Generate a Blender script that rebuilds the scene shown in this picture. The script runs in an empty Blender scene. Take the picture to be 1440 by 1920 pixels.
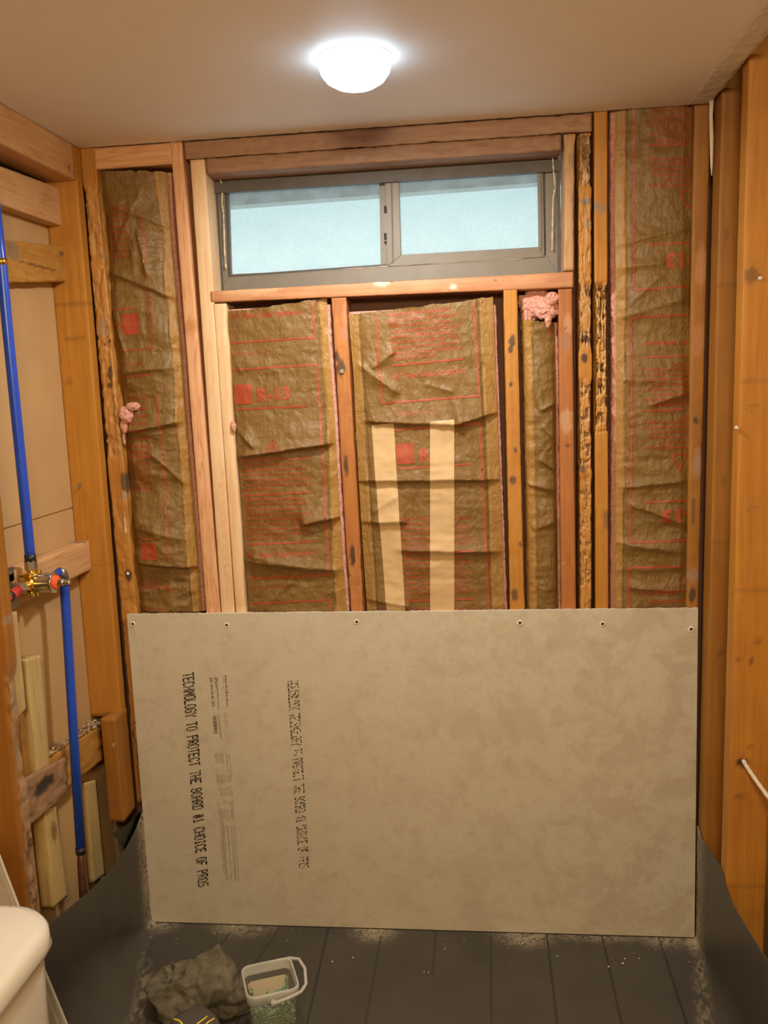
import bpy, bmesh, math, random
import numpy as np
from mathutils import Vector, Matrix

# ------------------------------------------------------------------ camera, world, lights, exposure
SC = bpy.context.scene
COL = SC.collection
CAM = np.array([.9876, -2.3321, 1.5138]); YAW, PITCH, ROLL, FPX = -.1133, -.1409, -.039, 1685.08
_cy, _sy, _cp, _sp = math.cos(YAW), math.sin(YAW), math.cos(PITCH), math.sin(PITCH)
FW = np.array([_sy*_cp, _cy*_cp, _sp]); RT = np.array([_cy, -_sy, 0.]); UP = np.cross(RT, FW)
RT, UP = math.cos(ROLL)*RT + math.sin(ROLL)*UP, -math.sin(ROLL)*RT + math.cos(ROLL)*UP
cd = bpy.data.cameras.new('camera'); cam = bpy.data.objects.new('camera', cd); COL.objects.link(cam)
cd.sensor_fit = 'HORIZONTAL'; cd.sensor_width = 36; cd.lens = 36*FPX/1440; cd.clip_start = .02
M = Matrix.Identity(4)
for i in range(3):
    M[i][0], M[i][1], M[i][2], M[i][3] = RT[i], UP[i], -FW[i], CAM[i]
cam.matrix_world = M
SC.camera = cam

SC.view_settings.view_transform = 'Standard'; SC.view_settings.look = 'None'
SC.view_settings.gamma = 1; SC.view_settings.use_curve_mapping = False
SC.view_settings.exposure = 0.48
LAMP_STRENGTH = 5.5
LAMP_COLOR = (.58, .80, 1.0)
wd = bpy.data.worlds.new('daylight'); SC.world = wd; wd.use_nodes = True
wn = wd.node_tree.nodes; wl = wd.node_tree.links
bg = wn['Background']; tc = wn.new('ShaderNodeTexCoord'); sx = wn.new('ShaderNodeSeparateXYZ')
rp = wn.new('ShaderNodeValToRGB'); wl.new(tc.outputs['Generated'], sx.inputs[0]); wl.new(sx.outputs['Z'], rp.inputs[0])
wl.new(rp.outputs[0], bg.inputs[0]); bg.inputs[1].default_value = 1.1
e = rp.color_ramp.elements
e[0].position = .0; e[0].color = (.78, .95, 1.0, 1); e[1].position = .5; e[1].color = (.46, .62, .68, 1)
x_ = rp.color_ramp.elements.new(.14); x_.color = (.66, .80, .80, 1)
x_ = rp.color_ramp.elements.new(.2); x_.color = (.50, .68, .71, 1)

def area(name, loc, target, size, energy, color):
    l = bpy.data.lights.new(name, 'AREA'); l.size = size; l.energy = energy; l.color = color
    o = bpy.data.objects.new(name, l); COL.objects.link(o); o.location = loc
    o.rotation_euler = (Vector(target)-Vector(loc)).to_track_quat('-Z', 'Y').to_euler()
    return o
area('bathroom_lamp', (1.0, -2.75, 2.1), (.85, -.3, .9), .35, 34, (1, .78, .47))
LC = np.array([.7545, -.486, 2.147])
main_ = area('ceiling_lamp', tuple(LC-np.array([0, 0, .064])), (LC[0], LC[1], 0), .13, 9.5, (1, .95, .88)); main_.data.shape = 'DISK'

XL, XR, ZC = -.0292, 1.5426, 2.147     # left and right stud faces, ceiling
BACKL = -.118                           # back of the left wall cavity
# ------------------------------------------------------------------ helpers
def onpl(q, ax, val):
    d = FW + RT*(q[0]-720)/FPX - UP*(q[1]-960)/FPX
    return CAM + d*(val-CAM[ax])/d[ax]
def PY(px, py, y=0.): return onpl((px, py), 1, y)
def PX(px, py, x): return onpl((px, py), 0, x)
def PZ(px, py, z): return onpl((px, py), 2, z)
def smooth(t):
    t = np.clip(t, 0, 1); return t*t*(3-2*t)
def _h(ix, iy, iz, s):
    n = (ix.astype(np.int64)*374761393 + iy.astype(np.int64)*668265263 + iz.astype(np.int64)*2147483647 + s*974711) & 0xffffffff
    n = ((n ^ (n >> 13))*1274126177) & 0xffffffff
    n = ((n ^ (n >> 16))*2246822519) & 0xffffffff
    return ((n ^ (n >> 15)) & 0xffffff)/float(0xffffff)
def vn(p, s=0):
    f = np.floor(p); t = p-f; t = t*t*(3-2*t); i = f.astype(np.int64); r = 0
    for a in (0, 1):
        for b in (0, 1):
            for c in (0, 1):
                w = (t[:, 0] if a else 1-t[:, 0])*(t[:, 1] if b else 1-t[:, 1])*(t[:, 2] if c else 1-t[:, 2])
                r = r+w*_h(i[:, 0]+a, i[:, 1]+b, i[:, 2]+c, s)
    return r
def fbm(p, s=0, o=4):
    r = 0; a = .5; n = 0
    for k in range(o):
        r = r+a*vn(p*2**k, s+k*17); n += a; a *= .5
    return r/n
def ridged(p, s=0, o=3):
    r = 0; a = .5; n = 0
    for k in range(o):
        r = r+a*(1-np.abs(2*vn(p*2**k, s+k*31)-1)); n += a; a *= .5
    return r/n
def V3(x, y, z):
    x, y, z = np.broadcast_arrays(np.asarray(x, float), np.asarray(y, float), np.asarray(z, float))
    return np.stack([x.ravel(), y.ravel(), z.ravel()], 1)

def tag(o, label=None, cat=None, group=None, kind=None):
    if label: o['label'] = label
    if cat: o['category'] = cat
    if group: o['group'] = group
    if kind: o['kind'] = kind
    return o
def empty(name, loc):
    o = bpy.data.objects.new(name, None); COL.objects.link(o); o.location = tuple(map(float, loc)); o.empty_display_size = .05
    return o
def link(name, me, mats, parent=None, origin=None, smooth_=True):
    """me holds world coordinates; the object's origin goes to 'origin' (or the parent's)."""
    o = bpy.data.objects.new(name, me); COL.objects.link(o)
    for m in (mats if isinstance(mats, (list, tuple)) else [mats]): me.materials.append(m)
    if smooth_: me.polygons.foreach_set('use_smooth', [True]*len(me.polygons))
    if parent is not None:
        o.parent = parent; off = Vector(parent.location)
        if parent.parent is not None: off = off+Vector(parent.parent.location)
        if origin is not None: o.location = Vector(tuple(map(float, origin)))-off; off = Vector(tuple(map(float, origin)))
    else:
        if origin is None: origin = (0, 0, 0)
        off = Vector(tuple(map(float, origin))); o.location = off
    n = len(me.vertices); co = np.empty(n*3); me.vertices.foreach_get('co', co)
    co = (co.reshape(-1, 3)-np.array(off)).ravel(); me.vertices.foreach_set('co', co); me.update()
    return o
def pymesh(verts, faces, tint=None, mi=None):
    me = bpy.data.meshes.new('m')
    me.from_pydata([tuple(v) for v in np.asarray(verts, float).tolist()], [], faces)
    if tint is not None:
        a = me.color_attributes.new('tint', 'FLOAT_COLOR', 'POINT'); a.data.foreach_set('color', np.asarray(tint, np.float32).ravel())
    if mi is not None: me.polygons.foreach_set('material_index', mi)
    me.update(); return me
class MB:
    def __init__(s): s.v = []; s.f = []; s.mi = []; s.m = 0
    def add(s, vs, fs):
        k = len(s.v); s.v += [tuple(map(float, v)) for v in vs]; s.f += [tuple(k+i for i in f) for f in fs]; s.mi += [s.m]*len(fs)
    def box(s, lo, hi):
        x0, y0, z0 = lo; x1, y1, z1 = hi
        s.add([(x0,y0,z0),(x1,y0,z0),(x1,y1,z0),(x0,y1,z0),(x0,y0,z1),(x1,y0,z1),(x1,y1,z1),(x0,y1,z1)],
              [(0,3,2,1),(4,5,6,7),(0,1,5,4),(1,2,6,5),(2,3,7,6),(3,0,4,7)])
    def tube(s, pts, r, n=14, caps=True):
        pts = [np.array(p, float) for p in pts]; m = len(pts); rs = r if hasattr(r, '__len__') else [r]*m
        k = len(s.v); ref = None; vs = []
        for i, p in enumerate(pts):
            t = pts[min(i+1, m-1)]-pts[max(i-1, 0)]; t = t/np.linalg.norm(t)
            if ref is None:
                ref = np.cross(t, (0, 0, 1.) if abs(t[2]) < .9 else (1., 0, 0))
            ref = ref-t*(ref@t); ref /= np.linalg.norm(ref); b = np.cross(t, ref)
            for j in range(n):
                a = 2*math.pi*j/n; vs.append(p+rs[i]*(math.cos(a)*ref+math.sin(a)*b))
        fs = [(i*n+j, i*n+(j+1) % n, (i+1)*n+(j+1) % n, (i+1)*n+j) for i in range(m-1) for j in range(n)]
        if caps: fs += [tuple(range(n))[::-1], tuple((m-1)*n+j for j in range(n))]
        s.add(vs, fs)
    def quadstrip(s, L, Rr):
        n = len(L); s.add(list(L)+list(Rr), [(i, i+1, n+i+1, n+i) for i in range(n-1)])
    def mesh(s): return pymesh(s.v, s.f, mi=s.mi)
    def build(s, name, mats, parent=None, origin=None, smooth_=False, bevel=0, seg=2):
        o = link(name, s.mesh(), mats, parent, origin, smooth_)
        if bevel:
            b = o.modifiers.new('bevel', 'BEVEL'); b.width = bevel; b.segments = seg; b.limit_method = 'ANGLE'; b.angle_limit = .6
        return o
def grid(fn, nu, nv):
    """fn(u,v)->(N,3) ; returns verts, faces"""
    u, v = np.meshgrid(np.linspace(0, 1, nu), np.linspace(0, 1, nv)); P = fn(u.ravel(), v.ravel())
    i = np.arange(nu-1); j = np.arange(nv-1); I, J = np.meshgrid(i, j); a = (J*nu+I).ravel()
    return P, np.stack([a, a+1, a+nu+1, a+nu], 1).tolist()

# ------------------------------------------------------------------ materials
def newmat(name):
    m = bpy.data.materials.new(name); m.use_nodes = True; nt = m.node_tree
    return m, nt.nodes, nt.links, nt.nodes['Principled BSDF']
def mixc(N, L, fac, a, b, mode='MIX'):
    n = N.new('ShaderNodeMix'); n.data_type = 'RGBA'; n.blend_type = mode
    for s_, v in ((n.inputs[0], fac), (n.inputs[6], a), (n.inputs[7], b)):
        if hasattr(v, 'is_output'): L.new(v, s_)
        elif isinstance(v, (tuple, list)): s_.default_value = tuple(v)+((1,) if len(v) == 3 else ())
        else: s_.default_value = v
    return n.outputs[2]
def ramp(N, L, src, pts):
    r = N.new('ShaderNodeValToRGB'); L.new(src, r.inputs[0]); el = r.color_ramp.elements
    while len(el) < len(pts): el.new(.5)
    for k, (p, c) in enumerate(pts):
        el[k].position = p; el[k].color = (c, c, c, 1) if not isinstance(c, tuple) else c+(1,)
    return r.outputs[0]
def noise(N, L, vec, scale, detail=4, rough=.55, dist=0):
    n = N.new('ShaderNodeTexNoise'); n.inputs['Scale'].default_value = scale; n.inputs['Detail'].default_value = detail
    n.inputs['Roughness'].default_value = rough; n.inputs['Distortion'].default_value = dist
    if vec is not None: L.new(vec, n.inputs['Vector'])
    return n.outputs['Fac']
def mapping(N, L, vec, sc, loc=(0, 0, 0)):
    m = N.new('ShaderNodeMapping'); m.inputs['Scale'].default_value = sc; m.inputs['Location'].default_value = loc
    L.new(vec, m.inputs['Vector']); return m.outputs[0]
def bump(N, L, B, h, strength=.3, dist=.002):
    b = N.new('ShaderNodeBump'); b.inputs['Strength'].default_value = strength; b.inputs['Distance'].default_value = dist
    L.new(h, b.inputs['Height']); L.new(b.outputs[0], B.inputs['Normal'])
def tinted(N, L, c):
    a = N.new('ShaderNodeAttribute'); a.attribute_name = 'tint'
    return mixc(N, L, a.outputs['Alpha'], c, a.outputs['Color'])
def wood(name, light, dark, axis='z', fine=160, ring=38, contrast=1.0, rough=.55, seed=0, stripes=.5):
    m, N, L, B = newmat(name)
    g = N.new('ShaderNodeNewGeometry').outputs['Position']
    st = {'z': (1, 1, .035), 'x': (.035, 1, 1), 'y': (1, .035, 1)}[axis]
    st2 = {'z': (1, 1, .09), 'x': (.09, 1, 1), 'y': (1, .09, 1)}[axis]
    f = noise(N, L, mapping(N, L, g, st, (seed*1.7, seed*.9, seed*.31)), fine, 5, .65)
    w = N.new('ShaderNodeTexNoise'); w.inputs['Scale'].default_value = ring; w.inputs['Detail'].default_value = 2
    L.new(mapping(N, L, g, st2, (seed*.7, seed*1.9, seed*.5)), w.inputs['Vector'])
    sn = N.new('ShaderNodeMath'); sn.operation = 'MULTIPLY'; sn.inputs[1].default_value = 34; L.new(w.outputs['Fac'], sn.inputs[0])
    sn2 = N.new('ShaderNodeMath'); sn2.operation = 'SINE'; L.new(sn.outputs[0], sn2.inputs[0])
    rings = ramp(N, L, sn2.outputs[0], [(.0, 0.), (.75, .25), (1., 1.)])
    fr = ramp(N, L, f, [(.3, 0.), (.7, 1.)])
    blot = ramp(N, L, noise(N, L, g, 7, 4, .6), [(.35, 0.), (.7, 1.)])
    mid = tuple((a+b)/2 for a, b in zip(light, dark))
    c = mixc(N, L, fr, light, mid)
    mm = N.new('ShaderNodeMath'); mm.operation = 'MULTIPLY'; mm.inputs[1].default_value = stripes*contrast; L.new(rings, mm.inputs[0])
    c = mixc(N, L, mm.outputs[0], c, dark)
    mb = N.new('ShaderNodeMath'); mb.operation = 'MULTIPLY'; mb.inputs[1].default_value = .35*contrast; L.new(blot, mb.inputs[0])
    c = mixc(N, L, mb.outputs[0], c, dark)
    L.new(tinted(N, L, c), B.inputs['Base Color']); B.inputs['Roughness'].default_value = rough
    bump(N, L, B, f, .35, .0012)
    return m
def plain(name, color, rough=.6, metal=0, nscale=0, var=.15, bmp=0, spec=None):
    m, N, L, B = newmat(name); B.inputs['Roughness'].default_value = rough; B.inputs['Metallic'].default_value = metal
    if spec is not None: B.inputs['Specular IOR Level'].default_value = spec
    g = N.new('ShaderNodeNewGeometry').outputs['Position']
    f = noise(N, L, g, nscale or 20, 5)
    L.new(mixc(N, L, f, tuple(c*(1-var) for c in color), tuple(min(1, c*(1+var)) for c in color)), B.inputs['Base Color'])
    if bmp: bump(N, L, B, f, .5, bmp)
    return m
OLD = (.50, .225, .032); OLDD = (.26, .085, .010)
W_old = wood('aged_orange_fir', OLD, OLDD, 'z', seed=1, stripes=.30)
W_old2 = wood('aged_red_fir', (.46, .175, .042), (.24, .065, .015), 'z', seed=4, stripes=.25)
W_gold = wood('golden_fir', (.53, .24, .028), (.30, .10, .009), 'z', seed=7, stripes=.24, fine=120, ring=14)
W_brown = wood('deep_orange_pine', (.37, .155, .018), (.20, .068, .006), 'z', seed=11, stripes=.22, fine=110, ring=10)
W_new = wood('new_pink_fir', (.74, .45, .25), (.55, .24, .10), 'z', seed=2, stripes=.75, ring=52)
W_pale = wood('new_pale_pine', (.80, .60, .37), (.62, .36, .16), 'z', seed=3, stripes=.35, ring=20)
W_newx = wood('new_fir_across', (.68, .40, .20), (.48, .20, .08), 'x', seed=5, stripes=.6, ring=40)
W_oldx = wood('old_header_wood', (.36, .20, .11), (.17, .075, .035), 'x', seed=6, stripes=.35)
W_sill = wood('old_sill_wood', (.56, .27, .12), (.32, .10, .035), 'x', seed=9, stripes=.3)
W_newy = wood('new_fir_lengthways', (.66, .42, .20), (.46, .22, .09), 'y', seed=12, stripes=.5, ring=26)
W_oldy = wood('old_fir_lengthways', (.50, .26, .045), (.28, .11, .025), 'y', seed=13, stripes=.4, ring=22)
W_grn = wood('treated_pine', (.62, .47, .21), (.42, .27, .09), 'z', seed=14, stripes=.5, ring=30)
M_sheath = plain('dark_sheathing', (.16, .07, .045), .8, nscale=18)
M_dry = plain('tan_wallboard_back', (.52, .33, .145), .75, nscale=9, var=.10, bmp=.0008)
M_paint = plain('white_drywall', (.86, .84, .80), .6, nscale=14, var=.03, bmp=.0006)
M_mud = plain('joint_compound', (.72, .66, .57), .7, nscale=60, var=.15, bmp=.003)
M_tile = plain('bathroom_floor', (.25, .22, .19), .5)
M_blue = plain('blue_tubing', (.015, .07, .52), .3, nscale=30, var=.1)
M_red = plain('red_tubing', (.50, .04, .03), .35, nscale=30, var=.1)
M_black = plain('black_ring', (.015, .014, .013), .4)
M_brass = plain('brass', (.80, .55, .10), .22, 1, 60, .15)
M_chrome = plain('satin_nickel', (.62, .58, .52), .22, 1, 40, .1)
M_copper = plain('dirty_copper', (.13, .06, .028), .5, .6, 60, .4)
M_orange = plain('orange_cap', (.85, .12, .03), .35)
M_frame = plain('grey_window_frame', (.185, .165, .135), .5, nscale=25, var=.18, bmp=.0008)
M_buck = plain('dark_grey_painted_wood', (.085, .075, .065), .6, nscale=30, var=.35, bmp=.002)
M_caulk = plain('cream_caulk', (.62, .54, .42), .6, nscale=50, bmp=.002)
M_dark = plain('dark_hole', (.012, .009, .007), .7)
M_ink = plain('black_ink', (.035, .022, .015), .6)
M_faint = plain('faint_ink', (.22, .165, .10), .7)
M_porc = plain('white_porcelain', (.70, .68, .61), .12, nscale=3, var=.03)
M_cable = plain('white_cable', (.62, .52, .38), .5, nscale=80, bmp=.001)
M_steel = plain('galvanised_steel', (.34, .33, .30), .4, .9, 60, .2)
M_screw = plain('green_coated_screw', (.24, .34, .23), .4, .15, 60, .2)
M_toolblk = plain('charcoal_plastic', (.075, .068, .058), .5, nscale=60, bmp=.001)
M_yellow = plain('yellow_plastic', (.90, .62, .03), .4)
M_soffit = plain('grey_soffit', (.30, .29, .26), .7)
M_chip = plain('white_chips', (.72, .66, .54), .7)
def mat_red():
    m, N, L, B = newmat('red_print'); g = N.new('ShaderNodeNewGeometry').outputs['Position']
    f = noise(N, L, g, 260, 3); L.new(mixc(N, L, f, (.42, .068, .024), (.30, .055, .018)), B.inputs['Base Color'])
    B.inputs['Roughness'].default_value = .5; return m
M_rprint = mat_red()
def mat_paper():
    m, N, L, B = newmat('kraft_paper'); g = N.new('ShaderNodeNewGeometry').outputs['Position']
    f = noise(N, L, g, 240, 4, .7); b = noise(N, L, g, 9, 4, .6)
    c = mixc(N, L, f, (.155, .084, .020), (.25, .145, .040)); c = mixc(N, L, ramp(N, L, b, [(.35, 0.), (.7, .5)]), c, (.15, .075, .012))
    L.new(tinted(N, L, c), B.inputs['Base Color']); B.inputs['Roughness'].default_value = .42
    w = noise(N, L, mapping(N, L, g, (1, 1, .6)), 46, 6, .6, .6)
    bump(N, L, B, w, .8, .008); return m
M_paper = mat_paper()
def mat_fluff():
    m, N, L, B = newmat('pink_fibreglass'); g = N.new('ShaderNodeNewGeometry').outputs['Position']
    f = noise(N, L, g, 120, 6, .7); L.new(mixc(N, L, ramp(N, L, f, [(.3, 0.), (.7, 1.)]), (.62, .22, .16), (.86, .52, .42)), B.inputs['Base Color'])
    B.inputs['Roughness'].default_value = .95; B.inputs['Subsurface Weight'].default_value = 0
    bump(N, L, B, noise(N, L, g, 260, 5, .7), .9, .004); return m
M_fluff = mat_fluff()
def mat_board():
    m, N, L, B = newmat('cement_board'); g = N.new('ShaderNodeNewGeometry').outputs['Position']
    f = noise(N, L, g, 420, 4, .7); b = noise(N, L, g, 9, 7, .68, .4); b2 = noise(N, L, mapping(N, L, g, (1, 1, 1), (5, 1, 2)), 26, 6, .7)
    c = mixc(N, L, f, (.52, .465, .35), (.62, .56, .425))
    s_ = N.new('ShaderNodeSeparateXYZ'); L.new(g, s_.inputs[0])
    xr = N.new('ShaderNodeMapRange'); xr.inputs[1].default_value = .6; xr.inputs[2].default_value = 1.5; L.new(s_.outputs[0], xr.inputs[0])
    mu = N.new('ShaderNodeMath'); mu.operation = 'MULTIPLY'; L.new(ramp(N, L, b, [(.48, 0.), (.56, .42)]), mu.inputs[0])
    ad = N.new('ShaderNodeMath'); ad.operation = 'MULTIPLY_ADD'; ad.inputs[1].default_value = .7; ad.inputs[2].default_value = .3
    L.new(xr.outputs[0], ad.inputs[0]); L.new(ad.outputs[0], mu.inputs[1])
    c = mixc(N, L, mu.outputs[0], c, (.40, .31, .21))
    c = mixc(N, L, ramp(N, L, b2, [(.50, 0.), (.66, .30)]), c, (.37, .29, .20))
    L.new(c, B.inputs['Base Color']); B.inputs['Roughness'].default_value = .75; bump(N, L, B, f, .25, .001); return m
M_board = mat_board()
def mat_liner():
    m, N, L, B = newmat('grey_rubber_liner'); g = N.new('ShaderNodeNewGeometry').outputs['Position']
    c = mixc(N, L, ramp(N, L, noise(N, L, g, 5, 6, .7), [(.3, 0.), (.7, 1.)]), (.045, .041, .033), (.070, .062, .048))
    c = mixc(N, L, ramp(N, L, noise(N, L, g, 90, 5, .8), [(.6, 0.), (.8, .25)]), c, (.16, .14, .10))
    L.new(tinted(N, L, c), B.inputs['Base Color']); B.inputs['Roughness'].default_value = .42
    bump(N, L, B, noise(N, L, g, 30, 4), .1, .002); return m
M_liner = mat_liner()
def mat_glass():
    m, N, L, B = newmat('dusty_obscure_glass'); out = N['Material Output']
    g = N.new('ShaderNodeNewGeometry').outputs['Position']
    t = N.new('ShaderNodeBsdfTransparent'); t.inputs[0].default_value = (.93, .97, .97, 1)
    d = N.new('ShaderNodeBsdfTranslucent'); d.inputs[0].default_value = (.75, .85, .88, 1)
    df = N.new('ShaderNodeBsdfDiffuse'); df.inputs[0].default_value = (.45, .47, .44, 1)
    gl = N.new('ShaderNodeBsdfGlossy'); gl.inputs[1].default_value = .3
    a = N.new('ShaderNodeMixShader'); L.new(ramp(N, L, noise(N, L, g, 14, 7, .75), [(.3, .08), (.75, .32)]), a.inputs[0])
    L.new(t.outputs[0], a.inputs[1]); L.new(d.outputs[0], a.inputs[2])
    b = N.new('ShaderNodeMixShader'); L.new(ramp(N, L, noise(N, L, g, 200, 5, .8), [(.35, .06), (.8, .26)]), b.inputs[0])
    L.new(a.outputs[0], b.inputs[1]); L.new(df.outputs[0], b.inputs[2])
    L.new(b.outputs[0], out.inputs['Surface']); return m
M_glass = mat_glass()
def mat_clear(name, col, fac, rough):
    m, N, L, B = newmat(name); out = N['Material Output']
    t = N.new('ShaderNodeBsdfTransparent'); t.inputs[0].default_value = (.95, .95, .92, 1)
    B.inputs['Base Color'].default_value = col+(1,); B.inputs['Roughness'].default_value = rough
    lw = N.new('ShaderNodeLayerWeight'); lw.inputs[0].default_value = .35
    mr = N.new('ShaderNodeMapRange'); mr.inputs[3].default_value = fac; mr.inputs[4].default_value = min(1, fac+.32); L.new(lw.outputs['Facing'], mr.inputs[0])
    mx = N.new('ShaderNodeMixShader'); L.new(mr.outputs[0], mx.inputs[0]); L.new(t.outputs[0], mx.inputs[1]); L.new(B.outputs[0], mx.inputs[2])
    L.new(mx.outputs[0], out.inputs['Surface']); return m
M_tub = mat_clear('clear_plastic', (.74, .72, .64), .07, .2)
M_rim = mat_clear('milky_plastic', (.74, .74, .68), .48, .3)
M_film = mat_clear('clear_film', (.72, .70, .63), .26, .2)
def mat_emit(name, col, st):
    m, N, L, B = newmat(name); B.inputs['Base Color'].default_value = (.9, .9, .9, 1)
    B.inputs['Emission Color'].default_value = col+(1,); B.inputs['Emission Strength'].default_value = st; return m
M_lens = mat_emit('lit_lens', LAMP_COLOR, LAMP_STRENGTH)
def mat_rag():
    m, N, L, B = newmat('dirty_grey_cloth'); g = N.new('ShaderNodeNewGeometry').outputs['Position']
    c = mixc(N, L, ramp(N, L, noise(N, L, g, 22, 6, .7), [(.35, 0.), (.65, 1.)]), (.085, .072, .042), (.20, .175, .115))
    L.new(c, B.inputs['Base Color']); B.inputs['Roughness'].default_value = .95; bump(N, L, B, noise(N, L, g, 420, 3), .8, .002); return m
M_rag = mat_rag()

# ------------------------------------------------------------------ room shell
def struct(name, mb, mat, **k): return tag(mb.build(name, mat, **k), kind='structure')
b = MB(); b.box((-.14, -3.5, -.06), (1.66, .12, -.016)); struct('floor', b, M_tile)
b = MB()
wx0, wx1, wz0, wz1 = .285, 1.205, 1.765, 2.115
for lo, hi in (((-.14, .092, -.02), (wx0, .104, 2.4)), ((wx1, .092, -.02), (1.66, .104, 2.4)), ((wx0, .092, -.02), (wx1, .104, wz0)), ((wx0, .092, wz1), (wx1, .104, 2.4))): b.box(lo, hi)
struct('wall_back', b, M_sheath)
zs = PX(137, 952, BACKL)[2]
b = MB(); b.box((-.135, -3.5, -.02), (BACKL, .091, zs-.0025)); b.box((-.135, -3.5, zs+.0025), (BACKL, .091, 2.4)); b.box((-.135, -3.5, zs-.0025), (BACKL-.004, .091, zs+.0025))
wl_ = struct('wall_left', b, M_dry)
b = MB(); b.box((BACKL+.0005, -1.2, 1.955), (BACKL+.004, .08, 2.146)); b.build('upper_strip', wood('dark_gap_panel', (.22, .11, .04), (.13, .055, .02), 'y', seed=31), wl_)  # thin dark brown panel added to darken the gap under the top plate
b = MB(); b.box((1.644, -3.5, -.02), (1.655, .091, 2.4)); struct('wall_right', b, plain('plywood_back', (.50, .31, .12), .6, nscale=8))
b = MB(); b.box((-.14, -3.5, -.02), (1.66, -3.48, 2.4)); struct('wall_rear', b, M_paint)
# ceiling with a rough cut edge along the back and right
def ceilfn(u, v):
    x = BACKL+u*(XR-BACKL); y = -3.47+v*3.47
    y = np.where(v > .999, y+.004*(fbm(V3(x*60, 0, 0), 5)-.5)*2, y)
    x = np.where(u > .999, x+.003*(fbm(V3(0, y*60, 0), 6)-.5)*2, x)
    return V3(x, y, ZC)
P, F = grid(ceilfn, 260, 300)
b = MB(); b.v = [tuple(p) for p in P.tolist()]; b.f = [tuple(f[::-1]) for f in F]; b.mi = [0]*len(b.f)
ce = struct('ceiling', b, M_paint)
s = ce.modifiers.new('thick', 'SOLIDIFY'); s.thickness = .013; s.offset = -1
b = MB(); b.box((-.14, -3.5, 2.36), (1.66, .12, 2.38)); b.build('light_block_lid', M_sheath, ce)  # unseen lid added above the ceiling to keep outside light out
# joint compound smeared along the right ceiling edge
def mudfn(u, v):
    y = -.01-u*.9; x = XR-.001-(1-v)*(.052+.016*(fbm(V3(y*18, 0, 0), 3)-.5)); e_ = np.minimum(v, 1-v)*8
    z = ZC-.0004-np.clip(e_, 0, 1)*.0022*(.3+fbm(V3(x*70, y*40, 0), 2)*1.2); return V3(x, y, z)
P, F = grid(mudfn, 200, 16); link('joint_compound', pymesh(P, F), M_mud, ce)
a_ = PY(1336, 160, -.022); c_ = PY(1341, 285, -.022)
b = MB(); b.tube([(1.5395, -.026, ZC), (1.5385, -.027, 2.11), (1.5400, -.029, 2.06), (1.5405, -.03, 2.0), (1.541, -.03, 1.975)], [.006, .0045, .005, .003, .001], 8); b.build('plaster_drip', M_mud, ce, smooth_=True)

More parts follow.
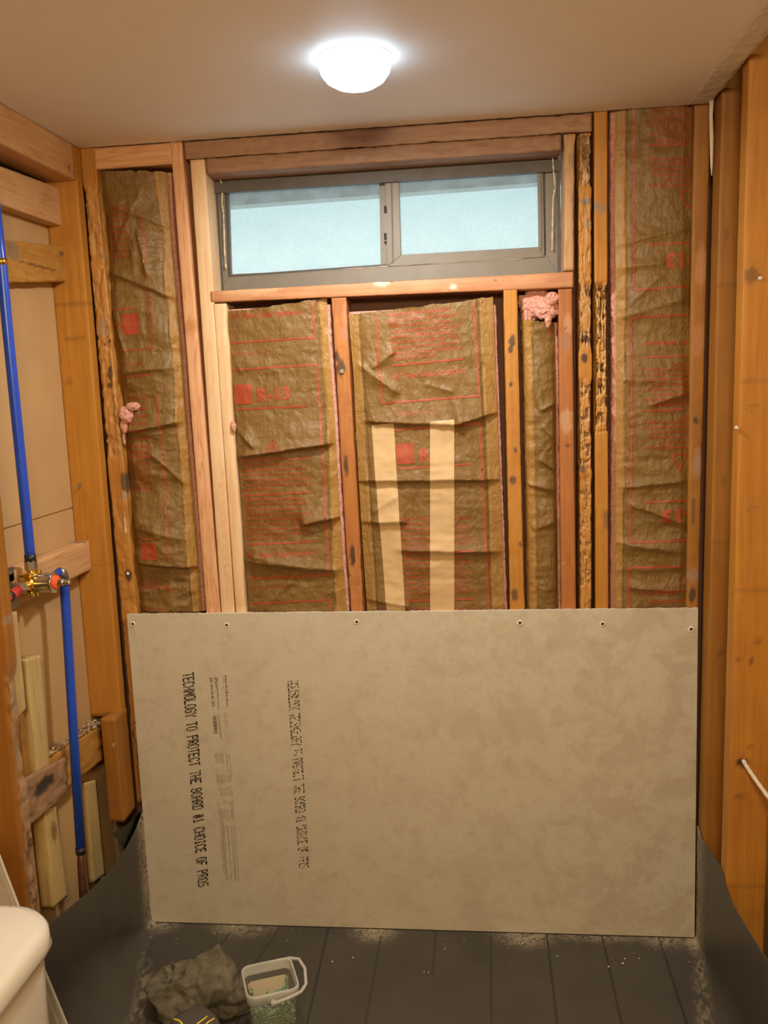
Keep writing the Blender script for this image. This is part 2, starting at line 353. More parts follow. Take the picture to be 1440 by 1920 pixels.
# ------------------------------------------------------------------ lumber
STUDS = 'studs and framing of the stripped walls'
def spotcol(pos, ax, spots, tint):
    for (u, z, ru, rz, c, al) in spots:
        d = np.sqrt(((pos[:, ax]-u)/ru)**2+((pos[:, 2]-z)/rz)**2)+.7*(fbm(pos*np.array([220, 220, 90.]), 9, 3)-.5)
        w = smooth((1.15-d)/.5)*al
        tint[:, :3] = np.where((w > tint[:, 3])[:, None], np.array(c), tint[:, :3]); tint[:, 3] = np.maximum(tint[:, 3], w)
    return tint
def timber(name, A, Bp, Wv, Dv, mat, label, cat='stud', parent=None, step=.02, cs=.012, wob=.0006, r=.003, disp=None, spots=(), ax=0, colf=None, Wv2=None, Dv2=None, group=STUDS):
    A, Bp, Wv, Dv = (np.array(q, float) for q in (A, Bp, Wv, Dv)); Wv2 = Wv if Wv2 is None else np.array(Wv2, float); Dv2 = Dv if Dv2 is None else np.array(Dv2, float)
    w, d = np.linalg.norm(Wv), np.linalg.norm(Dv); ab = []
    na, nb = max(2, int(2*w/cs)), max(2, int(2*d/cs))
    for sa in range(4):     # rounded rectangle
        (n, half, oth) = ((na, w, d), (nb, d, w), (na, w, d), (nb, d, w))[sa]
        for t in np.linspace(-half+r, half-r, n+1):
            ab.append(((t, -d), (w, t), (-t, d), (-w, -t))[sa])
        k = ((w-r, -d+r), (w-r, d-r), (-w+r, d-r), (-w+r, -d+r))[sa]; an = (-.25, .25, .75, 1.25)[sa]*math.pi
        ab.append((k[0]+r*math.cos(an), k[1]+r*math.sin(an)))
    ab = np.array(ab); m = len(ab)
    nl = max(2, int(np.linalg.norm(Bp-A)/step)+1); T = np.linspace(0, 1, nl)
    a = np.tile(ab[:, 0]/w, nl); bb = np.tile(ab[:, 1]/d, nl); t = np.repeat(T, m)
    WW = Wv[None]*(1-t[:, None])+Wv2[None]*t[:, None]; DD = Dv[None]*(1-t[:, None])+Dv2[None]*t[:, None]
    pos = A[None]*(1-t[:, None])+Bp[None]*t[:, None]+a[:, None]*WW+bb[:, None]*DD
    cen = A[None]*(1-t[:, None])+Bp[None]*t[:, None]
    nr = a[:, None]**5*(WW/w)+bb[:, None]**5*(DD/d); nr /= (np.linalg.norm(nr, axis=1)[:, None]+1e-9)
    ln = (Bp-A)/np.linalg.norm(Bp-A)
    h = wob*2*(fbm(pos*40, 3, 3)-.5)
    tint = np.zeros((len(pos), 4))
    if disp is not None:
        dd, tc_ = disp(pos, a, bb, t); h = h-dd; tint = tc_
    P = pos+nr*h[:, None]
    if len(spots): tint = spotcol(pos, ax, spots, tint)
    if colf is not None: tint = colf(pos, a, bb, tint)
    F = [(i*m+j, i*m+(j+1) % m, (i+1)*m+(j+1) % m, (i+1)*m+j) for i in range(nl-1) for j in range(m)]
    P = np.vstack([P, A, Bp]); tint = np.vstack([tint, tint[:1]*0, tint[:1]*0]); n0 = nl*m
    F += [(n0, (j+1) % m, j) for j in range(m)]+[(n0+1, (nl-1)*m+j, (nl-1)*m+(j+1) % m) for j in range(m)]
    org = A if A[2] <= Bp[2] else Bp
    o = link(name, pymesh(P, F, tint), mat, parent, None if parent is not None else org)
    if parent is None: tag(o, label, cat, group)
    return o
DKS = (.035, .022, .015); RED = (.33, .09, .03)
def vstud(name, l0, r0, l1, r1, z0, z1, mat, label, y0=0., y1=.086, **k):
    """stud whose front face (plane y=y0) runs through photo points l0,r0 (upper) and l1,r1 (lower)"""
    a = [PY(*q, y0) for q in (l0, r0, l1, r1)]
    def xat(p, q, z): return p[0]+(q[0]-p[0])*(z-p[2])/(q[2]-p[2])
    xs = [(xat(a[0], a[2], z)+.0012, xat(a[1], a[3], z)-.0012) for z in (z0, z1)]
    A = ((xs[0][0]+xs[0][1])/2, (y0+y1)/2, z0); B_ = ((xs[1][0]+xs[1][1])/2, (y0+y1)/2, z1)
    return timber(name, A, B_, ((xs[0][1]-xs[0][0])/2, 0, 0), (0, (y1-y0)/2, 0), mat, label, Wv2=((xs[1][1]-xs[1][0])/2, 0, 0), **k)
def sp(px, py, rpx, rpy, c=DKS, al=.85, y=0.):
    p = PY(px, py, y); return (p[0], p[2], rpx/692., rpy/692., c, al)
def dam(regions, side=-1, col_dark=(.07, .035, .015), col_lite=(.56, .33, .12), seed=0, sx=130, sz=16, maxd=.011):
    """insect damage: deep tunnels along the grain inside z-regions [(z0,z1,strength)], on the face b=side"""
    def f(pos, a, b, t):
        z = pos[:, 2]; k = np.zeros(len(z))
        for (z0, z1, s_) in regions:
            k = np.maximum(k, s_*smooth((z-z0)/.03+.5)*smooth((z1-z)/.03+.5))
        k = k*smooth((-b*1.0-.1)/.5 if side < 0 else (b-.1)/.5)
        n = ridged(pos*np.array([sx, sx*.5, sz]), seed, 3); g = smooth((n-.50)/.26)
        n2 = fbm(pos*np.array([60, 60, 60.]), seed+5, 3); fl = smooth((n2-.45)/.15)
        d = k*maxd*(.75*g*(.4+fl)+.35*fl)
        edge = k*.006*smooth((np.abs(a)-.6)/.4)*fbm(pos*70, seed+8)*1.6
        tint = np.zeros((len(z), 4)); m = np.clip(k*(g*fl*1.3), 0, 1)
        tint[:, :3] = np.array(col_lite)*(1-m[:, None])+np.array(col_dark)*m[:, None]
        tint[:, 3] = np.clip(k*(.35+.65*np.maximum(m, fl*.9)), 0, .97)
        return d+edge, tint
    return f
def zpx(py, px, y=0.): return PY(px, py, y)[2]

# back wall, left to right
STF = .014; 
stA = vstud('wall_stud', (150, 300), (180, 300), (224, 1140), (258, 1140), .36, ZC-.001, W_old,
      'weathered orange stud with a ragged right edge at the left end of the window wall', y0=.0, step=.004, cs=.004,
      disp=dam([(.62, 1.25, .3), (1.35, 2.05, .5)], seed=3, col_dark=(.30, .15, .05), col_lite=(.58, .31, .09), sx=110, sz=9, maxd=.006),
      spots=[sp(206, 700, 6, 18), sp(207, 722, 5, 7), sp(240, 1078, 8, 13), sp(232, 905, 7, 22, (.05, .04, .03), .8), sp(190, 480, 5, 6, (.22, .15, .09)), sp(205, 640, 3, 3), sp(196, 645, 3, 3), sp(233, 930, 5, 10, (.35, .30, .2), .9),
             sp(193, 615, 10, 20, (.30, .22, .14), .6), sp(216, 790, 3, 90, (.20, .13, .07), .6), sp(235, 985, 2, 18, (.75, .68, .55), .9)])
b = MB(); b.tube([PY(240, 1075, -.001), PY(240, 1075, .02)], .004, 10); b.build('nail', M_steel, stA)
vstud('wall_stud', (319, 275), (342, 275), (385, 1140), (413, 1140), .0, ZC-.001, W_new, 'new pink-toned fir stud with fine stripes, right of the leftmost insulation bay',
      y0=.0, step=.01, cs=.01, spots=[sp(357, 612, 14, 15, (.50, .22, .07), .8)])
vstud('wall_stud', (355, 298), (384, 298), (413.5, 1140), (440, 1140), .0, 2.099, W_pale, 'new pale stud forming the left side of the window opening',
      step=.01, cs=.01, spots=[sp(365, 700, 6, 200, (.74, .44, .22), .5), sp(425, 1000, 5, 160, (.68, .36, .13), .6)])
vstud('cripple_stud', (399, 572), (425, 572), (440.5, 1140), (463, 1140), .0, 1.738, W_pale, 'short new cream stud with a wavy edge under the left end of the window sill',
      y0=-.001, y1=.080, step=.006, cs=.008, disp=lambda pos, a, b_, t: (.004*smooth((a-.6)/.4)*(fbm(V3(0, 0, pos[:, 2]*9), 4)*2-.6)*(a > 0), np.zeros((len(a), 4))),
      spots=[sp(438, 798, 5, 9, (.82, .45, .33), .8), sp(455, 1130, 7, 3, (.70, .38, .2), .6)])
stE = vstud('cripple_stud', (620, 563), (650, 563), (655, 1140), (683, 1140), .0, 1.738, W_old2, 'old reddish stud with dark nail stains under the middle of the window sill',
      step=.005, cs=.005, disp=dam([(.9, 1.06, .35), (1.35, 1.7, .15)], seed=8, col_dark=(.22, .10, .04), col_lite=(.58, .31, .10), maxd=.004),
      spots=[sp(639, 690, 9, 16), sp(632, 668, 5, 12), sp(649, 873, 5, 20), sp(661, 1042, 6, 24), sp(655, 1078, 3, 5), sp(648, 625, 14, 12, (.45, .22, .14), .5), sp(652, 590, 12, 24, (.55, .24, .12), .6), sp(660, 930, 11, 75, (.42, .16, .025), .45)])
b = MB(); q = PY(641, 696, -.004); b.tube([q, q+np.array([0, .02, 0])], .0055, 12); b.build('nail', M_steel, stE)
vstud('cripple_stud', (943, 548), (971, 548), (955, 1140), (985, 1140), .0, 1.738, W_gold, 'bright orange stud with dark marks, between the taped insulation bay and the narrow bay',
      step=.006, cs=.006, disp=dam([(.95, 1.66, .22)], seed=12, col_dark=(.20, .10, .03), col_lite=(.55, .27, .07), sx=60, sz=9, maxd=.003),
      spots=[sp(960, 640, 7, 12), sp(957, 655, 5, 8), sp(958, 720, 4, 6), sp(966, 845, 4, 8), sp(962, 900, 7, 9, (.06, .035, .02), .8), sp(965, 1115, 7, 14, (.06, .035, .02), .8), sp(975, 1020, 5, 5)])
vstud('cripple_stud', (1046, 543), (1074, 543), (1052, 1140), (1081, 1140), .0, 1.732, W_old2, 'old reddish-brown stud directly under the right end of the window sill',
      step=.006, cs=.006, spots=[sp(1060, 640, 12, 20, (.30, .16, .10), .5), sp(1062, 790, 12, 24, (.62, .45, .30), .35), sp(1065, 835, 6, 4), sp(1060, 615, 2, 3), sp(1056, 1055, 2, 4, (.7, .6, .45), .8), sp(1065, 610, 8, 20, (.55, .30, .18), .5)])
vstud('window_trimmer', (1056, 252), (1080, 252), (1056, 506), (1077, 506), 1.776, 2.099, wood('old_tan_fir', (.55, .34, .17), (.34, .16, .06), 'z', seed=15), 'short old tan board standing on the sill at the right side of the window',
      step=.006, cs=.006, y1=.084, disp=dam([(1.85, 2.08, .3)], seed=14, col_dark=(.18, .11, .06), col_lite=(.55, .35, .17), maxd=.003),
      spots=[sp(1074, 300, 8, 14, (.27, .18, .11), .7), sp(1077, 372, 8, 9, (.25, .17, .10), .7)])
vstud('wall_stud', (1083, 248), (1111, 248), (1086, 1140), (1112, 1140), .0, 2.099, W_gold, 'termite-eaten flaking stud with dark patches, next to the window trimmer',
      step=.0022, cs=.0020, disp=dam([(1.98, 2.1, .9), (1.58, 1.74, .75), (1.28, 1.50, .7), (.9, 1.26, .4), (1.75, 1.96, .25)], seed=21, sx=230, sz=26, maxd=.009, col_dark=(.14, .085, .045), col_lite=(.54, .37, .19)),
      spots=[sp(1100, 285, 10, 34, (.16, .11, .07), .75), sp(1098, 378, 12, 6, (.22, .17, .12), .85), sp(1097, 635, 10, 9, DKS, .8), sp(1096, 672, 6, 9, DKS, .9), sp(1092, 880, 7, 8, (.08, .05, .03), .8), sp(1103, 420, 8, 9, (.30, .22, .14), .6)])
vstud('wall_stud', (1113, 212), (1140, 212), (1116, 1140), (1142, 1140), .0, ZC-.001, W_gold, 'orange full-height stud with a honeycombed eaten stretch beside the tallest insulation batt',
      step=.0022, cs=.0018, disp=dam([(1.46, 1.735, 1.0), (1.38, 1.46, .8)], seed=31, sx=300, sz=26, maxd=.013, col_dark=(.07, .038, .015), col_lite=(.66, .42, .17)),
      spots=[sp(1127, 392, 12, 10, (.26, .18, .11), .6), sp(1118, 385, 5, 6, (.25, .17, .11), .9), sp(1137, 975, 6, 18, (.22, .10, .03), .8), sp(1120, 310, 5, 22, (.42, .20, .08), .6)])
stJ = vstud('wall_stud', (1298, 400), (1329, 400), (1286, 1140), (1311, 1140), .0, ZC-.001, W_brown, 'dark orange stud with glue and nail marks at the right end of the window wall',
      step=.006, cs=.006, disp=dam([(.9, 1.4, .12)], seed=41, maxd=.004, col_lite=(.48, .22, .05)),
      spots=[sp(1305, 790, 5, 10), sp(1308, 870, 9, 30, (.36, .24, .17), .6), sp(1298, 1115, 7, 16, (.05, .03, .02), .85), sp(1300, 960, 5, 30, (.10, .06, .03), .6), sp(1300, 1078, 12, 14, (.34, .22, .17), .7),
             sp(1315, 500, 10, 40, (.55, .28, .13), .4), sp(1310, 640, 12, 30, (.50, .22, .10), .4)])
# header, sill, top block
def hbeam(name, x0, x1, zl0, zh0, zl1, zh1, mat, label, y0, y1, cat, **k):
    A = (x0, (y0+y1)/2, (zl0+zh0)/2); B_ = (x1, (y0+y1)/2, (zl1+zh1)/2)
    return timber(name, A, B_, (0, 0, (zh0-zl0)/2), (0, -(y1-y0)/2, 0), mat, label, Wv2=(0, 0, (zh1-zl1)/2), cat=cat, **k)
def xw(px, py, y=0.): return PY(px, py, y)[0]
hbeam('header_beam', .2475, 1.2655, 2.101, ZC-.001, 2.101, ZC-.001, W_oldx, 'weathered brown header beam running under the ceiling above the window', .0, .085, 'beam', step=.006, cs=.006, r=.002,
      disp=dam([(2.0, 2.2, .35)], side=1, seed=51, sx=12, sz=110, maxd=.004, col_dark=(.16, .08, .05), col_lite=(.45, .27, .17)))
hbeam('header_beam', .300, 1.192, 2.062, 2.1045, 2.062, 2.1045, W_oldx, 'rough lower header log directly above the window frame', .0035, .084, 'beam', step=.006, cs=.006, r=.004,
      disp=dam([(2.0, 2.2, .4)], side=1, seed=52, sx=12, sz=110, maxd=.004, col_dark=(.15, .075, .045), col_lite=(.42, .25, .16)))
hbeam('window_sill_beam', .2915, 1.2185, 1.742, 1.7715, 1.7335, 1.7735, W_sill, 'old reddish wooden sill beam with pale paint scuffs under the window', -.002, .070, 'beam', step=.005, cs=.006,
      disp=dam([(1.6, 1.9, .10)], side=1, seed=53, sx=10, sz=110, maxd=.003, col_dark=(.25, .10, .04), col_lite=(.60, .38, .22)),
      spots=[sp(470, 545, 60, 9, (.60, .38, .20), .7), sp(715, 530, 16, 8, (.66, .50, .40), .7), sp(735, 527, 3, 3, DKS, .8), sp(850, 538, 7, 6, (.74, .60, .50), .8), sp(930, 526, 3, 3), sp(630, 543, 2, 2), sp(700, 520, 120, 5, (.66, .42, .27), .5), sp(1000, 522, 40, 8, (.62, .33, .17), .5)])
hbeam('top_block', XL+.029, .2125, 2.093, ZC-.001, 2.0935, ZC-.001, W_newx, 'new striped fir block under the ceiling in the left corner of the window wall', .002, .085, 'beam', step=.01, cs=.008)
b = MB(); p0 = PY(700, 318, .06)
BUCK = [(.2985, .074, 1.7725), (1.194, .0905, 2.0575)]
# ------------------------------------------------------------------ window
win = empty('window_1', (.74, .09, 1.775)); tag(win, kind='structure')
YW = .088
b = MB(); b.box((.2925, .073, 2.030), (1.196, .0905, 2.0575)); b.box((.2925, .078, 1.774), (.3015, .0905, 2.030)); b.box((1.1875, .078, 1.774), (1.196, .0905, 2.03)); b.build('buck_board', M_buck, win)
def wq(px, py, y=YW): p = PY(px, py, y); return p[0], p[2]
def framequad(b, outer, inner, y0, y1):
    """ring of four bars between an outer and an inner quad (photo points on plane y0), depth to y1"""
    O = [PY(*q, y0) for q in outer]; I = [PY(*q, y0) for q in inner]; dv = np.array([0, y1-y0, 0])
    for k in range(4):
        k2 = (k+1) % 4; q = [O[k], O[k2], I[k2], I[k]]; v = q+[p+dv for p in q]
        b.add(v, [(0, 1, 2, 3), (7, 6, 5, 4), (0, 4, 5, 1), (3, 2, 6, 7), (0, 3, 7, 4), (1, 5, 6, 2)])
b = MB(); framequad(b, [(402, 326), (1047, 292), (1047, 515), (413, 545)], [(420, 346), (1022, 313), (1024, 478), (427, 520)], .0865, .112)
b.build('outer_frame', M_frame, win, bevel=.001)
b = MB(); framequad(b, [(420, 346), (1022, 313), (1024, 478), (427, 520)], [(425, 350), (1018, 318), (1019, 474), (431, 516)], .0905, .112); b.build('track', M_buck, win)
def pane(q, y):
    P4 = [PY(*c, y) for c in q]; me = pymesh(P4+[p+np.array([0, .003, 0]) for p in P4], [(0, 1, 2, 3), (7, 6, 5, 4)]); return me
# left (rear) sash
sash = empty('sash', (0, 0, 0)); sash.parent = win; sash.location = (-.2, .02, .02)
def sub(me_or_mb, name, mat, par, **k):
    if isinstance(me_or_mb, MB): me_or_mb = me_or_mb.mesh()
    o = bpy.data.objects.new(name, me_or_mb); COL.objects.link(o); me_or_mb.materials.append(mat); o.parent = par
    off = par.location+(par.parent.location if par.parent else Vector((0, 0, 0)))
    me_or_mb.transform(Matrix.Translation(-off)); return o
b = MB(); framequad(b, [(423, 350), (722, 333), (726, 502), (430, 518)], [(429, 355), (711, 336), (714, 502), (434, 514)], .100, .110); sub(b, 'sash_frame', M_frame, sash)
sub(pane([(428, 354), (713, 335), (716, 503), (433, 515)], .106), 'glass', M_glass, sash)
# right (front) sash
sash2 = empty('sash', (0, 0, 0)); sash2.parent = win; sash2.location = (.2, .0, .02)
b = MB(); framequad(b, [(721, 328), (1018, 312), (1021, 482), (726, 500)], [(748, 337), (1008, 318), (1010, 463), (752, 478)], .0835, .099); o = sub(b, 'sash_frame', M_frame, sash2)
bv = o.modifiers.new('b', 'BEVEL'); bv.width = .0012; bv.segments = 2
sub(pane([(747, 336), (1009, 317), (1011, 464), (751, 479)], .092), 'glass', M_glass, sash2)
b = MB()
for (a0, b0, a1, b1) in ((734, 335, 737, 492), (1013, 318, 1015, 468)):
    A0, A1 = PY(a0, b0, .0825), PY(a1, b1, .0825); b.tube([A0, A1], .0022, 6)
o = sub(b, 'stile_bead', M_frame, sash2)
b = MB()
for (py0, py1) in ((386, 400), (437, 450)):
    A0, A1 = PY(722, py0, .082), PY(722, py1, .082); b.box((A0[0]-.003, .0815, A1[2]), (A0[0]+.004, .0838, A0[2]))
sub(b, 'latch_slot', M_dark, sash2)
b = MB()
A0, A1 = PY(720, 384, .0825), PY(722, 452, .0825); b.box((A0[0]-.004, .0822, A1[2]), (A0[0]+.006, .0836, A0[2])); sub(b, 'latch_plate', M_frame, sash2)
b = MB(); random.seed(3)
for pts, rr in ((([(412, 333), (417, 350), (416, 380), (419, 400), (420, 430), (421, 470), (424, 510)]), .0022), ([(412, 335), (440, 331), (500, 329), (560, 323), (600, 321)], .0014), ([(520, 324), (545, 321), (565, 321)], .004),
                ([(770, 306), (840, 301), (900, 297), (955, 294), (1030, 290)], .0012), ([(1036, 290), (1038, 320), (1041, 350), (1037, 372), (1036, 420), (1035, 478)], .0026), ([(640, 505), (720, 500), (860, 492), (1000, 484)], .0012)):
    P_ = []
    for i in range(len(pts)-1):
        for t in np.linspace(0, 1, 8)[:-1]:
            py_ = pts[i][1]*(1-t)+pts[i+1][1]*t; P_.append(PY(pts[i][0]*(1-t)+pts[i+1][0]*t, py_, .0722 if py_ < 345 else .0772 if (pts[0][0] < 416 or pts[0][0] > 1030) else .0855))
    b.tube(P_, [rr*random.uniform(.35, 1.3) for _ in P_], 7)
b.build('caulk_bead', M_caulk, win, smooth_=True)
# eave of the roof outside the window
b = MB(); zz = PY(560, 382, .62)[2]; b.box((-1.5, .60, zz), (3.2, .66, zz+.22)); b.box((-1.5, .11, zz+.20), (3.2, .64, zz+.24))
o = b.build('roof_eave', M_soffit); tag(o, 'grey roof eave seen through the upper part of the window', 'eave')
o.rotation_euler = (0, -.012, 0)
# ------------------------------------------------------------------ ceiling light
lt = empty('ceiling_light', LC); tag(lt, 'round glowing white disc light on the ceiling above the window', 'ceiling light')
def lathe(prof, c, n=64):
    b = MB(); vs = []
    for (r_, z_) in prof:
        for j in range(n):
            a = 2*math.pi*j/n; vs.append((c[0]+r_*math.cos(a), c[1]+r_*math.sin(a), c[2]+z_))
    b.add(vs, [(i*n+j, (i+1)*n+j, (i+1)*n+(j+1) % n, i*n+(j+1) % n) for i in range(len(prof)-1) for j in range(n)]); return b
lathe([(.0735, -.0003), (.0733, -.0015), (.0722, -.0022), (.070, -.0022)], LC).build('trim_ring', M_paint, lt, smooth_=True)
lathe([(.0722, -.0023), (.0712, -.016), (.067, -.030), (.057, -.043), (.040, -.053), (.02, -.0585), (.0005, -.060)], LC).build('lens', M_lens, lt, smooth_=True)

# ------------------------------------------------------------------ left wall framing
LW = 'framing and blocking of the left wall'
timber('wall_stud', (-.0732, -.0195, .628), (-.0732, -.0195, ZC-.001), (.0440, 0, 0), (0, .0185, 0), W_gold,
       'broad golden corner stud of the left wall, cut off near its foot', step=.008, cs=.008, r=.002, ax=0, group=LW,
       disp=lambda pos, a, b, t: (.010*smooth((.64-pos[:, 2])/.02)*fbm(pos*130, 7), np.zeros((len(a), 4))),
       spots=[sp(142, 634, 22, 5, (.30, .12, .02), .7, -.038), sp(130, 715, 8, 5, (.28, .11, .02), .7, -.038), sp(150, 910, 4, 6, (.10, .05, .02), .8, -.038), sp(155, 950, 3, 40, (.36, .17, .03), .7, -.038)],
       colf=lambda pos, a, b, t: np.where((t[:, 3:] < .3) & (((pos[:, 2] > 1.752) & (pos[:, 2] < 1.754)) | (pos[:, 2] < 1.06))[:, None], np.where((pos[:, 2] > 1.7)[:, None], np.array([.16, .065, .012, .45]), np.array([.45, .19, .03, .45])), t))
def flatb(name, pts, x, th, mat, label, cat='board', spots=(), dispk=0, **k):
    """board lying flat in the left wall cavity; pts = its four photo corners (tl, tr, br, bl) on plane x, thickness th to the back"""
    q = [PX(*p, x) for p in pts]; vert = abs(q[0][2]-q[3][2]) > abs(q[0][1]-q[1][1])
    if vert: A, B_ = (q[3]+q[2])/2, (q[0]+q[1])/2; w0, w1 = (q[2]-q[3])/2, (q[1]-q[0])/2
    else: A, B_ = (q[0]+q[3])/2, (q[1]+q[2])/2; w0, w1 = (q[0]-q[3])/2, (q[1]-q[2])/2
    off = np.array([-th/2, 0, 0]); kw = dict(step=.008, cs=.008, group=LW, r=.004); kw.update(k)
    if dispk: kw['disp'] = lambda pos, a, b, t: (dispk*smooth((fbm(pos*np.array([60, 30, 60.]), 77)-.45)/.2), np.zeros((len(a), 4)))
    return timber(name, A+off, B_+off, w0, np.array([th/2, 0, 0]), mat, label, cat=cat, Wv2=w1, ax=1, spots=spots, **kw)
def sl(px, py, rpx, rpy, x=-.08, c=DKS, al=.85): p = PX(px, py, x); return (p[1], p[2], rpx/420., rpy/690., c, al)
XT = XL-.0005
tp = timber('top_plate', (XT-.044, -.0395, ZC-.0445), (XT-.044, -1.2, ZC-.0445), (0, 0, .0435), (.044, 0, 0), W_newy,
       'horizontal fir top plate under the ceiling along the left wall', 'beam', step=.012, cs=.01, group=LW, ax=1, spots=[sl(131, 315, 2, 3, XL)])
flatb('blocking', [(-60, 288), (121, 355), (126, 427), (-60, 362)], -.0795, .037, W_newy, 'new striped fir blocking, second board below the ceiling on the left wall', spots=[sl(116, 380, 3, 3, -.08, (.2, .11, .05)), sl(116, 404, 3, 3, -.08, (.2, .11, .05))])
flatb('blocking', [(-60, 440), (125, 462), (131, 528), (-60, 532)], -.0795, .037, W_oldy, 'old cracked blocking with a round grey knot, above the blue pipe top', dispk=.002,
      spots=[sl(24, 470, 13, 17, -.08, (.22, .15, .09), .8), sl(75, 500, 48, 2, -.08, (.12, .05, .02), .9), sl(116, 476, 5, 5, -.08, (.14, .08, .04), .9), sl(60, 482, 40, 3, -.08, (.40, .20, .05), .6)], step=.005, cs=.005)
vb = flatb('valve_blocking', [(2, 1079), (171, 1012), (172, 1068), (2, 1152)], -.0795, .037, W_newy, 'new pale fir blocking behind the brass shower valve', cat='board', spots=[sl(160, 1015, 6, 3, -.08, (.15, .08, .04))])
flatb('support_board', [(14, 1150), (33, 1146), (50, 1328), (35, 1347)], -.0660, .012, W_grn, 'leaning greenish treated board below the valve, ending in a broken tip', step=.006)
flatb('support_board', [(50, 1236), (77, 1228), (96, 1452), (71, 1460)], -.0795, .036, W_grn, 'upright treated board with a sawn top, standing on the scorched block')
flatb('support_board', [(83, 1518), (106, 1512), (127, 1680), (103, 1702)], -.0795, .036, W_grn, 'short treated board with an oval knot, under the scorched block', spots=[sl(101, 1559, 6, 18, -.08, (.24, .13, .04), .9)])
flatb('support_board', [(36, 1340), (50, 1336), (66, 1500), (52, 1520)], -.100, .016, W_oldy, 'narrow tan board low in the left wall beside the foreground stud')
flatb('support_board', [(160, 1468), (180, 1462), (197, 1640), (176, 1655)], -.1, .016, W_grn, 'greenish board behind the lower end of the blue pipe')
flatb('blocking', [(88, 1425), (191, 1361), (194, 1424), (88, 1508)], -.0795, .037, W_oldy, 'rubble-topped tan blocking running from the short post behind the blue pipe', dispk=.003, spots=[sl(170, 1400, 3, 3, -.08, (.7, .6, .45))])
flatb('blocking', [(50, 1459), (126, 1419), (127, 1488), (56, 1550)], -.0660, .012, wood('dusty_fir', (.38, .23, .12), (.24, .13, .06), 'y', seed=19, stripes=.3), 'scorched block with a black burn mark, low on the left wall', dispk=.003, step=.005, cs=.005,
      spots=[sl(84, 1472, 22, 13, -.066, (.025, .02, .017), .97), sl(75, 1482, 12, 8, -.066, (.03, .024, .02), .95), sl(116, 1440, 9, 16, -.066, (.42, .24, .13), .6)])
timber('short_post', (-.045, -.046, .345), (-.047, -.046, .642), (.021, 0, 0), (0, .042, 0), W_brown, 'short brown post with a flat sawn bottom hanging in the back left corner', cat='post', step=.008, cs=.008, group=LW,
       spots=[sp(213, 1397, 3, 4, (.75, .65, .5), .9, -.088), sp(213, 1505, 10, 5, (.16, .09, .05), .6, -.088), sp(235, 1400, 3, 60, (.35, .15, .05), .5, -.088)])
timber('short_post', (.0035, -.004, .36), (-.0025, -.004, .60), (.0135, 0, 0), (0, .0035, 0), W_old, 'splintered thin strip beside the short brown post and the grey board', cat='post', step=.004, cs=.004, group=LW,
       disp=dam([(.3, .7, .8)], seed=71, col_dark=(.10, .06, .035), col_lite=(.36, .24, .14), maxd=.003))
fgc = lambda pos, a, b, t: (.016*smooth((a-.55)/.4)*smooth((.98-pos[:, 2])/.1)*fbm(pos*np.array([40, 40, 22.]), 81, 4)*smooth((fbm(pos*12, 5)-.3)/.3)*1.3,
       np.concatenate([np.tile(np.array([[.34, .22, .13]]), (len(a), 1)), (smooth((a-.72)/.2)*smooth((.98-pos[:, 2])/.1)*smooth((fbm(pos*50, 83)-.36)/.1)*.85)[:, None]], 1))
timber('wall_stud', (-.0735, -.562, -.015), (-.0735, -.562, ZC-.090), (.0440, 0, 0), (0, .0185, 0), W_brown,
       'nearest left wall stud, orange with a chewed splintered edge', step=.005, cs=.005, group=LW, disp=fgc,
       spots=[sp(58, 1600, 9, 45, (.06, .045, .03), .8, -.581), sp(65, 1690, 8, 20, (.07, .04, .025), .8, -.581), sp(10, 1165, 5, 8, (.3, .2, .13), .7, -.581)])
b = MB(); q = PY(151, 912, -.0385); b.tube([q, q-np.array([0, .007, 0]), q-np.array([0, .0075, 0]), q-np.array([0, .009, 0])], [.0018, .0018, .004, .004], 10); b.build('nail', M_steel, bpy.data.objects['wall_stud.006'])
# rubble on the lower blocking
random.seed(5)
b = MB()
def chip(b, c, s):
    ph = [random.uniform(.5, 1.3) for _ in range(6)]
    b.add([(c[0]+s*ph[0], c[1], c[2]), (c[0]-s*ph[1], c[1], c[2]), (c[0], c[1]+s*ph[2], c[2]), (c[0], c[1]-s*ph[3], c[2]), (c[0], c[1], c[2]+s*.6*ph[4]), (c[0], c[1], c[2]-s*.5)],
          [(0, 2, 4), (2, 1, 4), (1, 3, 4), (3, 0, 4), (2, 0, 5), (1, 2, 5), (3, 1, 5), (0, 3, 5)])
for k in range(420):
    y = -.055-random.random()**1.2*.30; t = (-.05-y)/.35; z = PX(191, 1361, -.0795)[2]+(PX(88, 1425, -.0795)[2]-PX(191, 1361, -.0795)[2])*(-y-.03)/.31
    chip(b, (-.098+random.uniform(-.018, .018), y, z+.002+random.random()**2*.012*(1 if y > -.15 else .6)), random.uniform(.0015, .006))
tag(b.build('rubble', plain('plaster_crumbs', (.40, .28, .16), .9, nscale=90, var=.5)), 'crumbs of broken plaster lying on the tan blocking of the left wall', 'rubble', kind='stuff')

